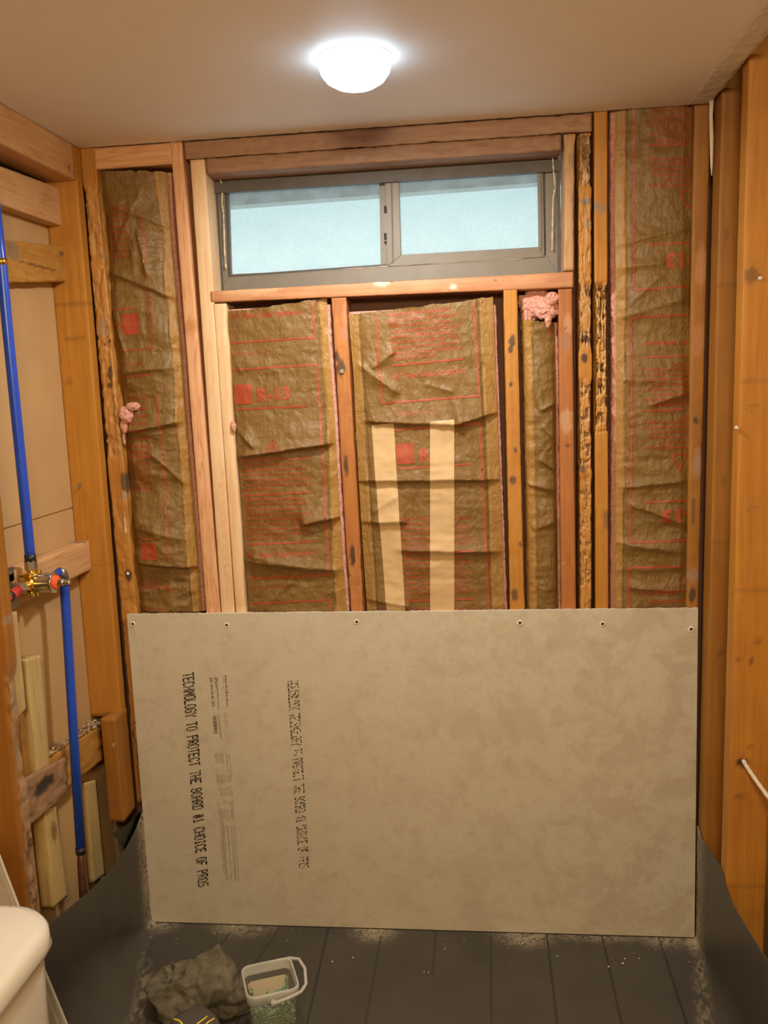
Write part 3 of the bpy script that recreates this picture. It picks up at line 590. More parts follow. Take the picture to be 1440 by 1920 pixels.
# ------------------------------------------------------------------ plumbing
def tubething(name, pts, r, mat, label, cat, par=None):
    b = MB(); b.tube(pts, r, 18); o = b.build(name, mat, par, None if par else pts[0], smooth_=True)
    return tag(o, label, cat) if par is None else o
def bez(p0, p1, p2, p3, n=24):
    p0, p1, p2, p3 = map(lambda q: np.array(q, float), (p0, p1, p2, p3)); o = []
    for i in range(n+1):
        t = i/n; o.append((1-t)**3*p0+3*t*(1-t)**2*p1+3*t*t*(1-t)*p2+t**3*p3)
    return o
VX = -.048; VP = PX(60, 1093, VX)
vy = PX(57, 1050, VX)[1]
topz = PX(7, 480, VX)[2]
pb = empty('supply_pipe', (VX, vy, VP[2]+.05)); tag(pb, 'long blue plastic pipe rising from the brass valve', 'pipe', 'blue pipes on the left wall')
pt_ = PX(3.5, 500, VX); pu_ = PX(-16, 330, VX)
tubething('tube', bez((VX, vy, VP[2]+.055), (VX+.001, vy, 1.40), pt_-np.array([0, .004, .2]), pt_, 30)+[pu_], .0115, M_blue, '', '', pb)
tubething('crimp_ring', [(VX, vy, VP[2]+.050), (VX, vy, VP[2]+.066)], .0128, M_black, '', '', pb)
tubething('copper_sleeve', [pt_+(pu_-pt_)*.02, pt_+(pu_-pt_)*.09], .0122, M_brass, '', '', pb)
p2 = [PX(121, 1098, -.045), PX(135, 1330, -.045), PX(151, 1590, -.045)]
pp = empty('supply_pipe', p2[2]); tag(pp, 'blue plastic pipe running down from behind the valve to a copper stub', 'pipe', 'blue pipes on the left wall')
zt = p2[0][2]+.018
tubething('tube', [p2[2], p2[1], p2[0], (p2[0][0], p2[0][1], zt)], .0115, M_blue, '', '', pp)
el = [np.array((p2[0][0], p2[0][1], zt)), np.array((p2[0][0]-.001, p2[0][1]-.004, zt+.014)), np.array((p2[0][0]-.003, p2[0][1]-.016, zt+.019)), np.array((p2[0][0]-.006, p2[0][1]-.045, zt+.012)), np.array((p2[0][0]-.008, p2[0][1]-.085, zt-.004))]
tubething('elbow', el[:3], .0125, M_steel, '', '', pp); tubething('tube', el[2:], .0105, M_blue, '', '', pp)
tubething('crimp_ring', [(p2[0][0], p2[0][1], zt-.016), (p2[0][0], p2[0][1], zt-.004)], .0128, M_black, '', '', pp)
dn = p2[2]-p2[1]; dn /= np.linalg.norm(dn)
tubething('crimp_ring', [p2[2]-dn*.002, p2[2]+dn*.014], .0128, M_black, '', '', pp)
tubething('copper_stub', [p2[2]+dn*.010, p2[2]+dn*.03, p2[2]+dn*.034, p2[2]+dn*.30], [.009, .009, .0105, .0105], M_copper, '', '', pp)
va = empty('shower_valve', (VX, vy, VP[2])); tag(va, 'brass shower valve with a shiny metal cartridge cylinder on the left wall', 'valve')
cz = VP[2]
b = MB(); b.tube([(VX, vy, cz-.032), (VX, vy, cz-.022), (VX, vy, cz-.02), (VX, vy, cz+.02), (VX, vy, cz+.024), (VX, vy, cz+.034)], [.012, .012, .017, .017, .011, .011], 20)
b.tube([(VX, vy-.05, cz), (VX, vy-.024, cz), (VX, vy-.022, cz), (VX, vy+.022, cz), (VX, vy+.024, cz), (VX, vy+.042, cz)], [.011, .011, .0155, .0155, .011, .011], 20)
b.tube([(VX-.02, vy, cz), (VX+.004, vy, cz)], .021, 20)
for dy, dz in ((-.021, .021), (.021, .021), (.021, -.021), (-.021, -.021)): b.tube([(VX-.016, vy+dy, cz+dz), (VX+.010, vy+dy, cz+dz)], .0052, 10)
b.build('valve_body', M_brass, va, smooth_=True, bevel=.001)
M_nut = plain('dull_nut', (.38, .33, .26), .35, .9)
for pp0 in ([(VX, vy, cz+.030), (VX, vy, cz+.052)], [(VX, vy-.066, cz-.002), (VX, vy-.046, cz)]):
    b = MB(); b.tube(pp0, .0142, 6); b.build('compression_nut', M_nut, va, bevel=.001)
b = MB(); b.tube([(VX+.002, vy, cz), (VX+.003, vy, cz), (VX+.046, vy, cz), (VX+.048, vy, cz), (VX+.054, vy, cz)], [.019, .0225, .0225, .0245, .0245], 36); b.build('cartridge_cylinder', M_chrome, va, smooth_=True, bevel=.001)
b = MB(); b.tube([(VX+.052, vy, cz), (VX+.060, vy, cz), (VX+.062, vy, cz)], [.0165, .0165, .012], 16); b.build('stop_ring', M_orange, va, bevel=.001)
b = MB(); b.tube([(VX+.060, vy, cz), (VX+.074, vy, cz)], .0085, 16); b.tube([(VX+.072, vy, cz), (VX+.090, vy, cz)], .006, 12); b.build('stem', M_chrome, va, bevel=.0006)
b = MB(); b.box((VX-.030, vy-.066, cz+.012), (VX-.027, vy-.026, cz+.044)); b.box((VX-.030, vy-.066, cz-.050), (VX-.027, vy-.020, cz-.018)); b.box((VX-.030, vy-.05, cz-.03), (VX-.027, vy-.03, cz+.03)); b.tube([(VX-.028, vy-.05, cz+.034), (VX-.024, vy-.05, cz+.034)], .004, 10); b.build('mounting_bracket', M_steel, va, bevel=.0006)
tubething('hot_pipe', [(VX, vy-.064, cz-.002), (VX, vy-.09, cz-.006), (VX, vy-.14, cz-.011)], .0115, M_red, 'red plastic pipe entering the brass valve from the left', 'pipe')
r_ = MB(); r_.tube([(VX, vy-.112, cz-.0085), (VX, vy-.1, cz-.007)], .0128, 16); r_.build('crimp_ring', M_black, bpy.data.objects['hot_pipe'], smooth_=True)

# ------------------------------------------------------------------ right wall
RW = 'studs of the right wall'
def rstud(y0, y1, x0, label, mat, **k):
    return timber('wall_stud', (1.5283+.0445, (y0+y1)/2, -.015), (1.5530+.0445, (y0+y1)/2, 2.355), (.0445, 0, 0), (0, (y1-y0)/2, 0), mat, label, group=RW, step=.008, cs=.008, **k)
yk = -.074; yl = -.290; yl1 = -.237
def seams(*zs):
    def f(pos, a, b, t):
        for z, w in zs:
            m = (np.abs(pos[:, 2]-z) < .0030) & (b < -.9); t[m] = (.20, .08, .015, .35)
        return t
    return f
rstud(yk, -.004, XR+.001, 'corner post of the right wall, half hidden behind the nearer stud', W_brown, spots=[sp(1361, 440, 5, 6, (.22, .09, .02), .8, yk), sp(1350, 1225, 6, 8, (.20, .08, .02), .8, yk), sp(1356, 900, 3, 12, (.22, .10, .03), .6, yk)], colf=seams((PY(1360, 534, yk)[2], 1), (PY(1350, 1018, yk)[2], 1)))
stL = rstud(yl, yl1, XR+.001, 'wide golden stud of the right wall with a drilled hole and a white cable', W_gold,
      spots=[sp(1411, 516, 13, 14, (.22, .095, .02), .95, yl), sp(1411, 516, 19, 20, (.42, .19, .04), .6, yl), sp(1409, 765, 8, 6, (.36, .17, .04), .8, yl), sp(1412, 955, 9, 5, (.35, .16, .04), .7, yl), sp(1420, 1202, 7, 4, (.25, .11, .03), .8, yl),
             sp(1386, 1239, 4, 4, (.2, .09, .02), .8, yl), sp(1408, 1239, 4, 6, (.18, .07, .02), .9, yl), sp(1387, 1493, 6, 6, (.22, .09, .02), .9, yl), sp(1392, 1430, 9, 9, (.03, .015, .008), 1, yl), sp(1405, 1400, 6, 4, (.28, .12, .03), .7, yl)],
      colf=seams((PY(1410, 715, yl)[2], 1), (PY(1410, 1109, yl)[2], 1), (PY(1410, 1662, yl)[2], 1)))
for (px, py) in ((1425, 522), (1381, 802)):
    b = MB(); p = PY(px, py, yl-.0005); b.tube([p, p-np.array([0, .006, 0])], [.0045, .003], 8); b.build('plaster_speck', M_chip, stL)
hp = PY(1393, 1430, yl)
pts = bez(hp+np.array([0, .03, .01]), hp+np.array([0, -.02, .002]), hp+np.array([.012, -.06, -.02]), hp+np.array([.045, -.18, -.055]), 30)
tubething('electrical_cable', pts, [.0048+.0006*math.sin(i*2.1) for i in range(31)], M_cable, 'white cable coming out of the hole in the right wall stud', 'cable')

# ------------------------------------------------------------------ insulation batts
def textmesh(s, bold=.0, res=2):
    c = bpy.data.curves.new('t', 'FONT'); c.body = s; c.size = 1; c.offset = bold; c.resolution_u = res
    o = bpy.data.objects.new('t', c); COL.objects.link(o); bpy.context.view_layer.update()
    me = bpy.data.meshes.new_from_object(o.evaluated_get(bpy.context.evaluated_depsgraph_get()))
    bpy.data.objects.remove(o); bpy.data.curves.remove(c)
    v = np.empty(len(me.vertices)*3); me.vertices.foreach_get('co', v); v = v.reshape(-1, 3)[:, :2]
    f = [tuple(p.vertices) for p in me.polygons]; bpy.data.meshes.remove(me); return v, f
def subdiv(v, f, maxe):
    bm = bmesh.new(); vs = [bm.verts.new((x, 0, z)) for x, z in v]
    for q in f:
        if len(set(q)) > 2:
            try: bm.faces.new([vs[i] for i in q])
            except ValueError: pass
    bmesh.ops.triangulate(bm, faces=bm.faces)
    for _ in range(5):
        e_ = [e for e in bm.edges if e.calc_length() > maxe]
        if not e_: break
        bmesh.ops.subdivide_edges(bm, edges=e_, cuts=1); bmesh.ops.triangulate(bm, faces=[q for q in bm.faces if len(q.verts) > 3])
    bm.verts.index_update(); V = np.array([(q.co.x, q.co.z) for q in bm.verts]); Fc = [tuple(w.index for w in q.verts) for q in bm.faces]; bm.free(); return V, Fc
class Batt:
    """one faced insulation batt: left/right/top/bottom edges given as photo points on plane y=y0"""
    def __init__(s, left, right, y0, seed, folds=(), bulge=.012, crump=.006, flange=None, label='', fl_col=(.40, .215, .050), edges=('r',), top_rag=0, shrink=(.004, .004), chop=None, band=None):
        s.y0 = y0; s.seed = seed; s.bulge = bulge; s.crump = crump
        cv = lambda pl: np.array([(PY(*q, y0)[0], PY(*q, y0)[2]) for q in pl])[::-1]
        s.L, s.R = cv(left), cv(right); s.L[:, 0] += shrink[0]; s.R[:, 0] -= shrink[1]
        s.zb = min(s.L[0, 1], s.R[0, 1]); s.zt = (s.L[-1, 1]+s.R[-1, 1])/2; s.ztl, s.ztr = s.L[-1, 1], s.R[-1, 1]
        s.folds = [(PY(a, b_, y0), PY(c, d, y0), amp, wu, wd) for (a, b_, c, d, amp, wu, wd) in folds]
        s.fl = [cv(q) for q in (flange or [])]; s.pv = []; s.pf = []; s.tv = []; s.tf = []; s.label = label; s.fl_col = fl_col; s.edges = edges; s.wl = .011; s.rag = top_rag; s.chop = chop; s.band = band
    def lx(s, z): return np.interp(z, s.L[:, 1], s.L[:, 0])
    def rx(s, z): return np.interp(z, s.R[:, 1], s.R[:, 0])
    def y(s, x, z):
        l, r = s.lx(z), s.rx(z); u = np.clip((x-l)/(r-l), 0, 1); p = V3(x, 0, z)
        h = s.bulge*np.sin(np.pi*u)**.6
        wx = x+.02*(fbm(p*9, s.seed+1)-.5); wz = z+.03*(fbm(p*7, s.seed+2)-.5); q = V3(wx, 0, wz)
        h = h+s.crump*(1.6*(ridged(q*np.array([5, 1, 8.]), s.seed, 2)-.5)+.8*(ridged(q*np.array([14, 1, 20.]), s.seed+3, 2)-.5)+.38*(ridged(q*np.array([38, 1, 50.]), s.seed+6, 3)-.5))
        for (a, b_, amp, wu, wd) in s.folds:
            dx, dz = b_[0]-a[0], b_[2]-a[2]; ln = math.hypot(dx, dz); t = ((x-a[0])*dx+(z-a[2])*dz)/ln**2
            d = ((z-a[2])*dx-(x-a[0])*dz)/ln*(1 if dx > 0 else -1)+.004*(fbm(p*25, s.seed+9)-.5)
            m = smooth((t+.12)/.2)*smooth((1.12-t)/.2)
            h = h+amp*m*np.where(d > 0, np.exp(-np.abs(d)/wu), np.exp(-np.abs(d)/wd))
        return s.y0-h*np.minimum(1, .35+6*np.minimum(u, 1-u))
    def put(s, V, Fc):
        k = len(s.pv); s.pv += [(float(a), float(b_)) for a, b_ in V]; s.pf += [tuple(k+i for i in q) for q in Fc]
    def line(s, pts, w=3.2):
        q = np.array([(PY(*p, s.y0-.004)[0], PY(*p, s.y0-.004)[2]) for p in pts]); w = w/692./2; L = []; R_ = []
        for i in range(len(q)-1):
            d = q[i+1]-q[i]; n = np.array([-d[1], d[0]])/np.linalg.norm(d); m = max(2, int(np.linalg.norm(d)/.003))
            for t in np.linspace(0, 1, m+1): L.append(q[i]+d*t+n*w); R_.append(q[i]+d*t-n*w)
        n_ = len(L); s.put(L+R_, [(i, i+1, n_+i+1, n_+i) for i in range(n_-1)])
    def text(s, st, a, b_, h, bold=.0, cover=None):
        """baseline from photo point a to b_, cap height h px; a right of b_ = upside down"""
        v, f = textmesh(st, bold)
        if len(v) == 0: return
        A, B_ = (PY(*q, s.y0-.004)[[0, 2]] for q in (a, b_)); d = B_-A; ln = np.linalg.norm(d); d = d/ln; up = np.array([-d[1], d[0]])
        w = v[:, 0].max(); V = A+np.outer(v[:, 0]/w*ln, d)+np.outer(v[:, 1]/.7*h/692., up); s.put(*subdiv(V, f, .006))
    def poly(s, pts, which='p', n=12):
        q = np.array([(PY(*p, s.y0-.004)[0], PY(*p, s.y0-.004)[2]) for p in pts]); u, v = np.meshgrid(np.linspace(0, 1, n), np.linspace(0, 1, n if which == 'p' else 110))
        u = u.ravel()[:, None]; v = v.ravel()[:, None]; P = (q[0]*(1-u)+q[1]*u)*(1-v)+(q[3]*(1-u)+q[2]*u)*v
        nv = n if which == 'p' else 110; F_ = [(j*n+i, j*n+i+1, (j+1)*n+i+1, (j+1)*n+i) for j in range(nv-1) for i in range(n-1)]
        if which == 'p': s.put(P, F_)
        else: s.tv.append((P, F_))
    def build(s):
        e_ = empty('insulation_batt', ((s.lx(s.zb)+s.rx(s.zb))/2, s.y0+.02, s.zb)); tag(e_, s.label, 'insulation', 'paper-faced insulation batts between the studs')
        W_ = float(np.mean(s.R[:, 0])-np.mean(s.L[:, 0])); H_ = s.zt-s.zb; st = .0032
        def fn(u, v):
            zt = s.ztl+(s.ztr-s.ztl)*u+s.rag*(fbm(V3(u*14, 0, 0), s.seed+20, 4)-.5)*2; z = s.zb+v*(zt-s.zb); x = s.lx(z)+u*(s.rx(z)-s.lx(z))
            return V3(x, s.y(x, z), z)
        P, F = grid(fn, int(W_/st), int(H_/st)); tint = np.zeros((len(P), 4))
        for q in s.fl:
            li = np.interp(P[:, 2], q[:, 1], q[:, 0]); right = q[:, 0].mean() > (s.L[:, 0].mean()+s.R[:, 0].mean())/2
            dd = (P[:, 0]-li) if right else (li-P[:, 0]); m = dd > 0; tint[m] = tuple(s.fl_col)+(.75,)
            P[:, 1] += np.where((dd > -.004) & (dd < .002), .0035, 0)
        if s.band: 
            for (px, w) in s.band:
                pass
        fc = link('paper_facing', pymesh(np.vstack([P, [(x, 0, z) for x, z in s.pv]]) if 0 else P, F, tint), [M_paper], e_)
        if s.pv:
            pv = np.array(s.pv); keep = (pv[:, 0] > s.lx(pv[:, 1])+.001) & (pv[:, 0] < s.rx(pv[:, 1])-.001) & (pv[:, 1] < s.ztl+(s.ztr-s.ztl)*np.clip((pv[:, 0]-s.lx(pv[:, 1]))/(s.rx(pv[:, 1])-s.lx(pv[:, 1])), 0, 1)-.003) & (pv[:, 1] > s.zb)
            yy = s.y(pv[:, 0], pv[:, 1])-.0011; f2 = [q for q in s.pf if all(keep[i] for i in q)]
            link('red_print', pymesh(V3(pv[:, 0], yy, pv[:, 1]), f2), M_rprint, e_)
        for (P2, F2) in s.tv:
            yy = s.y(P2[:, 0], P2[:, 1])-.0022; link('tan_paper_strip', pymesh(V3(P2[:, 0], yy, P2[:, 1]), F2), M_strip, e_)
        # pink glass wool behind the facing
        def core(u, v):
            z = s.zb+v*(s.ztl+(s.ztr-s.ztl)*.5-s.zb-.004)
            a = u*4; l, r = s.lx(z)-s.wl*('l' in s.edges), s.rx(z)+.0065*('r' in s.edges)
            x = np.where(a < 1, l, np.where(a < 3, l+(r-l)*(a-1)/2, r)); y_ = np.where(a < 1, .084+(s.y0+.002-.084)*a, np.where(a < 3, s.y0+.004, s.y0+.003+(.084-s.y0-.003)*(a-3)))
            p = V3(x, y_, z); k = .006*(fbm(p*90, s.seed+30, 4)-.5); x = x+np.where((a <= 1.0), -k, np.where(a >= 3, k, 0)); return V3(x, y_+np.abs(k)*(a > 1)*(a < 3), z)
        P, F = grid(core, 41, int(H_/.004)); link('glass_wool', pymesh(P, F), M_fluff, e_)
        return e_
M_strip = plain('tan_paper_strip', (.56, .385, .19), .5, nscale=30, var=.08, bmp=.0008)
EN = ['Warning: This facing will burn. Do not', 'leave exposed. Cover with approved', 'building material in contact with facing.', 'Keep open flames and other heat sources', 'away from facing. See package for warning,', 'fire hazard and installation instructions or', 'call 1-419-248-6234.']
ES = ['Advertencia: Este revestimiento', 'puede incendiarse. No lo deje expuesto.', 'Cúbralo con material aprobado para', 'construcción que esté en contacto con el', 'revestimiento. Manténgalo alejado de', 'llamas y otras fuentes de calor. Vea el', 'paquete para advertencias, peligro de', 'incendio, instrucciones de instalación o', 'llame al 1-419-248-6234.']
FG = '3½" Fiber Glass Insulation'
def para(bt, lines, x0, y0, x1, slope, dy, h, dx=0., up=1, w=1.):
    mx = max(len(q) for q in lines[1:])
    for i, q in enumerate(lines):
        f = min(1., len(q)/mx*(1.12 if i == 0 else 1)); a = (x0+dx*i*up, y0+dy*i*up); wd = (x1-x0)*f
        bt.text(q, a, (a[0]+wd, a[1]+slope*wd), h, .03 if i == 0 else .014)
# bay 1
b1 = Batt([(187, 324), (192, 380), (204, 410), (206, 470), (205, 520), (210, 580), (222, 660), (234, 760), (240, 850), (248, 950), (254, 1050), (262, 1146)],
          [(320, 324), (326, 430), (338, 560), (347, 660), (353, 760), (362, 860), (371, 960), (378, 1050), (384, 1146)], .030, 11,
          folds=[(205, 510, 330, 560, .012, .03, .004), (270, 360, 225, 470, .006, .012, .012), (265, 440, 285, 520, .010, .008, .005), (208, 560, 240, 660, .010, .008, .008), (230, 700, 330, 690, .008, .04, .006), (225, 815, 345, 790, .016, .05, .005), (290, 850, 350, 905, .008, .012, .006),
                 (240, 985, 360, 1010, .010, .05, .010), (246, 1052, 384, 1062, .020, .07, .003), (250, 1112, 330, 1098, .006, .01, .01), (215, 390, 330, 430, .010, .02, .01)],
          bulge=.020, crump=.011, flange=[[(292, 324), (296, 370), (309, 430), (310, 500), (314, 560), (323, 640), (330, 700), (333, 780), (340, 860), (347, 960), (356, 1050), (362, 1146)]],
          label='heavily creased brown paper insulation batt in the leftmost bay, print upside down', top_rag=.004, shrink=(.001, .007))
for q in ([(207, 583), (263, 579)], [(272, 405), (276, 440), (279, 520)], [(284, 545), (287, 590), (292, 655)], [(214, 658), (292, 655)], [(222, 707), (292, 703)], [(238, 766), (282, 766)], [(301, 735), (307, 800), (310, 850), (316, 950), (325, 1048)], [(236, 854), (290, 854)], [(245, 1008), (300, 1008)], [(262, 1102), (324, 1098), (325, 1112)]): b1.line(q, 2.6)
b1.poly([(234, 590), (266, 588), (268, 627), (236, 629)]); b1.poly([(270, 1014), (301, 1014), (304, 1045), (272, 1046)]); b1.text('R-13', (226, 603), (196, 622), -0.1+14, .03)
b1.text(FG, (284, 741), (205, 748), 8, .01)
for i, q in enumerate(ES[:4][::-1]): b1.text(q, (284, 777+i*14), (284-64, 777+i*14), 7, .016)
for i, q in enumerate(ES[:2][::-1]): b1.text(q, (286, 833+i*11), (286-60, 833+i*11), 7, .02)
for i, q in enumerate(EN[::-1]): b1.text(q, (286, 857+i*9.2), (286-58, 857+i*9.2), 6.2, .03 if i == 6 else .012)
for i, q in enumerate(ES[::-1]): b1.text(q, (250, 392+i*11), (210, 392+i*11), 7, .012)
b1.text('03100', (272, 678), (235, 681), 7, .005); b1.text(FG, (312, 1134), (215, 1142), 8, .01); b1.text('031004', (298, 1088), (262, 1092), 7, .0)
b1.build()
# bay 2
b2 = Batt([(425, 585), (430, 700), (440, 790), (441, 830), (449, 930), (456, 1030), (464, 1146)], [(619, 560), (622, 640), (632, 760), (640, 900), (648, 1030), (656, 1146)], .016, 22,
          folds=[(440, 858, 620, 832, .022, .05, .003), (570, 982, 655, 965, .018, .05, .004), (455, 1050, 640, 1068, .014, .025, .012), (440, 800, 480, 838, .010, .012, .005), (465, 1040, 560, 1060, .008, .02, .01), (560, 1075, 500, 1135, .006, .012, .012), (430, 650, 455, 700, .006, .01, .006)],
          bulge=.010, crump=.0055, flange=[[(596, 560), (602, 640), (612, 760), (618, 900), (624, 1030), (630, 1146)]], label='brown paper insulation batt printed R-13 between the cream stud and the stud under mid sill', top_rag=.004, shrink=(.005, .008))
b2.text(FG, (430, 599), (566, 590), 9.5, .026)
for q in ([(586, 567), (589, 600), (592, 634)], [(424, 644), (592, 633)], [(430, 694), (594, 684)], [(594, 683), (600, 760), (606, 846), (612, 970), (618, 1077)], [(443, 768), (577, 761)], [(455, 929), (588, 922)], [(463, 1020), (592, 1014)], [(463, 1085), (619, 1076)], [(466, 1131), (620, 1123)], [(620, 1122), (621, 1146)]): b2.line(q)
b2.text('031004 V1 C1', (437, 668), (510, 664), 7, .0); b2.text('R-13', (483, 752), (546, 747), 22, .045)
b2.poly([(439, 722), (473, 720), (475, 757), (441, 759)])
b2.line([(503, 849), (514, 825), (527, 847), (503, 849)], 3.5); b2.text('!', (513, 845), (515.5, 845), 13, .03)
para(b2, EN, 453, 865, 585, -.03, 9.4, 6.8, .55); para(b2, ES, 458, 939, 584, -.03, 9.2, 6.6, .6)
b2.text(FG, (465, 1045), (593, 1038), 9.5, .026); b2.text('031004 V1 C1', (469, 1107), (540, 1101), 7, .0)
b2.build()
# bay 3
b3 = Batt([(653, 592), (662, 700), (668, 830), (674, 930), (680, 1030), (688, 1146)], [(925, 558), (929, 680), (934, 800), (940, 960), (947, 1146)], .014, 33,
          folds=[(675, 683, 745, 735, .014, .008, .018), (700, 690, 740, 660, .010, .012, .010), (690, 790, 860, 797, .012, .03, .004), (860, 795, 935, 772, .016, .05, .003), (670, 902, 940, 899, .013, .05, .0025), (670, 978, 760, 978, .012, .05, .004), (755, 1030, 945, 1034, .013, .035, .006),
                 (690, 1122, 770, 1136, .012, .04, .004), (800, 720, 850, 735, .005, .008, .008), (745, 930, 700, 960, .006, .02, .01)],
          bulge=.012, crump=.0045, flange=[[(898, 558), (903, 680), (910, 800), (917, 960), (922, 1146)], [(672, 592), (680, 700), (687, 830), (693, 930), (700, 1030), (707, 1146)]], label='brown paper insulation batt with two tan strips, in the wide bay under the window', top_rag=.005, shrink=(.001, .001))
b3.fl_col = (.34, .185, .045)
for q in ([(707, 585), (711, 680), (718, 757)], [(718, 756), (899, 742)], [(888, 562), (893, 650), (899, 743)], [(730, 583), (867, 569)], [(735, 686), (871, 673)], [(740, 806), (855, 797), (899, 793)], [(899, 793), (904, 880), (911, 1020), (918, 1146)], [(748, 878), (882, 869)], [(758, 1036), (893, 1030)], [(763, 1125), (893, 1121)]): b3.line(q)
para(b3, ES, 728, 595, 862, -.095, 10.3, 8, .8); b3.text(FG, (735, 712), (873, 699), 10, .026); b3.text('031004 V1 C1', (742, 780), (813, 776), 7.5, .0)
b3.poly([(743, 832), (776, 830), (778, 868), (745, 870)]); b3.text('R-13', (787, 864), (850, 860), 22, .045)
para(b3, EN, 753, 975, 888, -.03, 9.0, 6.8, .5); para(b3, ES, 757, 1048, 886, -.03, 9.2, 6.8, .55); b3.text(FG, (765, 1146), (890, 1142), 8, .012)
b3.poly([(697, 797), (739, 793), (761, 1146), (726, 1146)], 't'); b3.poly([(807, 790), (852, 786), (852, 1146), (807, 1146)], 't')
b3.build()
# bay 4
b4 = Batt([(976, 600), (980, 700), (984, 900), (988, 1146)], [(1044, 606), (1046, 700), (1048, 900), (1051, 1146)], .030, 44,
          folds=[(1012, 770, 1050, 752, .012, .012, .004), (1015, 800, 1050, 830, .010, .012, .006), (985, 905, 1045, 920, .010, .03, .006), (1000, 990, 1045, 975, .008, .03, .01), (1010, 860, 1040, 880, .01, .02, .005)],
          bulge=.016, crump=.008, flange=[[(998, 600), (1000, 700), (1002, 900), (1006, 1146)]], label='narrow torn brown paper batt with a pink tuft above it', top_rag=.004, shrink=(.001, .006))
b4.line([(1030, 608), (1044, 606)], 2.5); b4.line([(1028, 612), (1030, 630)], 2.5); e4 = b4.build()
# bay 5
b5 = Batt([(1150, 200), (1150, 400), (1152, 600), (1152, 800), (1151, 1000), (1150, 1146)], [(1299, 190), (1296, 400), (1292, 560), (1293, 700), (1290, 900), (1287, 1146)], .018, 55,
          folds=[(1150, 462, 1290, 428, .008, .03, .010), (1150, 505, 1240, 495, .007, .02, .01), (1150, 600, 1290, 560, .008, .03, .012), (1165, 712, 1292, 718, .006, .03, .012), (1215, 760, 1292, 735, .012, .02, .012), (1165, 913, 1290, 900, .009, .025, .007), (1180, 945, 1290, 985, .010, .03, .01),
                 (1150, 1070, 1290, 1062, .005, .03, .010), (1180, 1100, 1290, 1108, .007, .03, .008), (1150, 1015, 1290, 1035, .008, .02, .01), (1235, 520, 1180, 570, .006, .01, .01)],
          bulge=.012, crump=.006, flange=[[(1173, 200), (1175, 500), (1170, 800), (1167, 1146)]], label='tallest brown paper insulation batt, printed upside down, in the bay right of the window', edges=('l',), shrink=(.004, .001))
for q in ([(1187, 205), (1188, 380), (1187, 545)], [(1187, 545), (1292, 537)], [(1213, 461), (1292, 455)], [(1183, 596), (1292, 591)], [(1183, 596), (1183, 800), (1180, 1015)], [(1180, 1015), (1290, 1012)], [(1205, 670), (1292, 667)], [(1205, 771), (1282, 767)], [(1206, 941), (1288, 937)],
          [(1178, 1063), (1290, 1060)], [(1178, 1063), (1178, 1146)], [(1210, 1128), (1290, 1125)], [(1213, 275), (1292, 271)]): b5.line(q)
for q in ((1258, 852), (1274, 360)):
    x_, y_ = q; b5.line([(x_, y_), (x_+29, y_-1), (x_+15, y_+30), (x_, y_)], 3.2)
b5.text('R-13', (1330, 474), (1246, 477), 24, .045); b5.text('R-13', (1322, 953), (1238, 956), 22, .045)
b5.text(FG, (1387, 637), (1206, 640), 9.5, .026); b5.text(FG, (1385, 1102), (1204, 1106), 9.5, .026)
def parau(bt, lines, xr_, y0, wid, dy, h):
    mx = max(len(q) for q in lines[1:])
    for i, q in enumerate(lines):
        wd = wid*min(1., len(q)/mx*(1.12 if i == 0 else 1)); bt.text(q, (xr_, y0-dy*i), (xr_-wd, y0-dy*i+1), h, .03 if i == 0 else .014)
parau(b5, ES, 1340, 755, 138, 9.4, 7); parau(b5, EN, 1340, 835, 138, 9.4, 7); parau(b5, ES, 1340, 262, 130, 9.4, 7); parau(b5, EN, 1340, 345, 130, 9.6, 7.4)
b5.build()
# tufts of pink wool
def tuft(c, sx_, sy_, sz_, seed, par=None):
    bm = bmesh.new(); bmesh.ops.create_icosphere(bm, subdivisions=5, radius=1); v = np.array([q.co[:] for q in bm.verts]); f = [tuple(w.index for w in q.verts) for q in bm.faces]; bm.free()
    k = .72+.75*(ridged(v*1.6+seed, seed, 4)-.35)+.25*(fbm(v*9, seed+3)-.5); P = v*k[:, None]*np.array([sx_, sy_, sz_])+np.array(c)
    return P, f
def tufts(lst, par=None, label=None, seed=1):
    b = MB()
    for i, (px, py, rx, rz, ry, y_) in enumerate(lst): b.add(*tuft(PY(px, py, y_), rx/692., ry, rz/692., seed+i*3))
    return tag(b.build('insulation_tuft', M_fluff, None, PY(lst[0][0], lst[0][1], lst[0][5]), smooth_=True), label, 'insulation')
tufts([(236, 778, 13, 15, .012, .0), (250, 762, 13, 7, .006, -.006), (233, 800, 7, 13, .008, .006), (233, 822, 3, 12, .005, .01)], None, 'small pink wool tuft poking out beside the ragged left stud', 3)
tufts([(1005, 570, 30, 24, .020, .035), (1025, 580, 22, 18, .018, .02), (1035, 562, 14, 12, .016, .012), (990, 585, 12, 26, .012, .035), (1028, 597, 6, 15, .006, .012)], None, 'large pink wool tuft under the right end of the sill', 13)
b = MB()
b.add(*tuft(PY(438, 800, -.004), .007, .006, .014, 4)); b.add(*tuft(PY(437, 795, -.004), .005, .005, .008, 9))
tag(b.build('insulation_tuft', M_fluff, None, PY(438, 800, -.004), smooth_=True), 'tiny pink wool tuft squeezed out beside the cream stud', 'insulation')

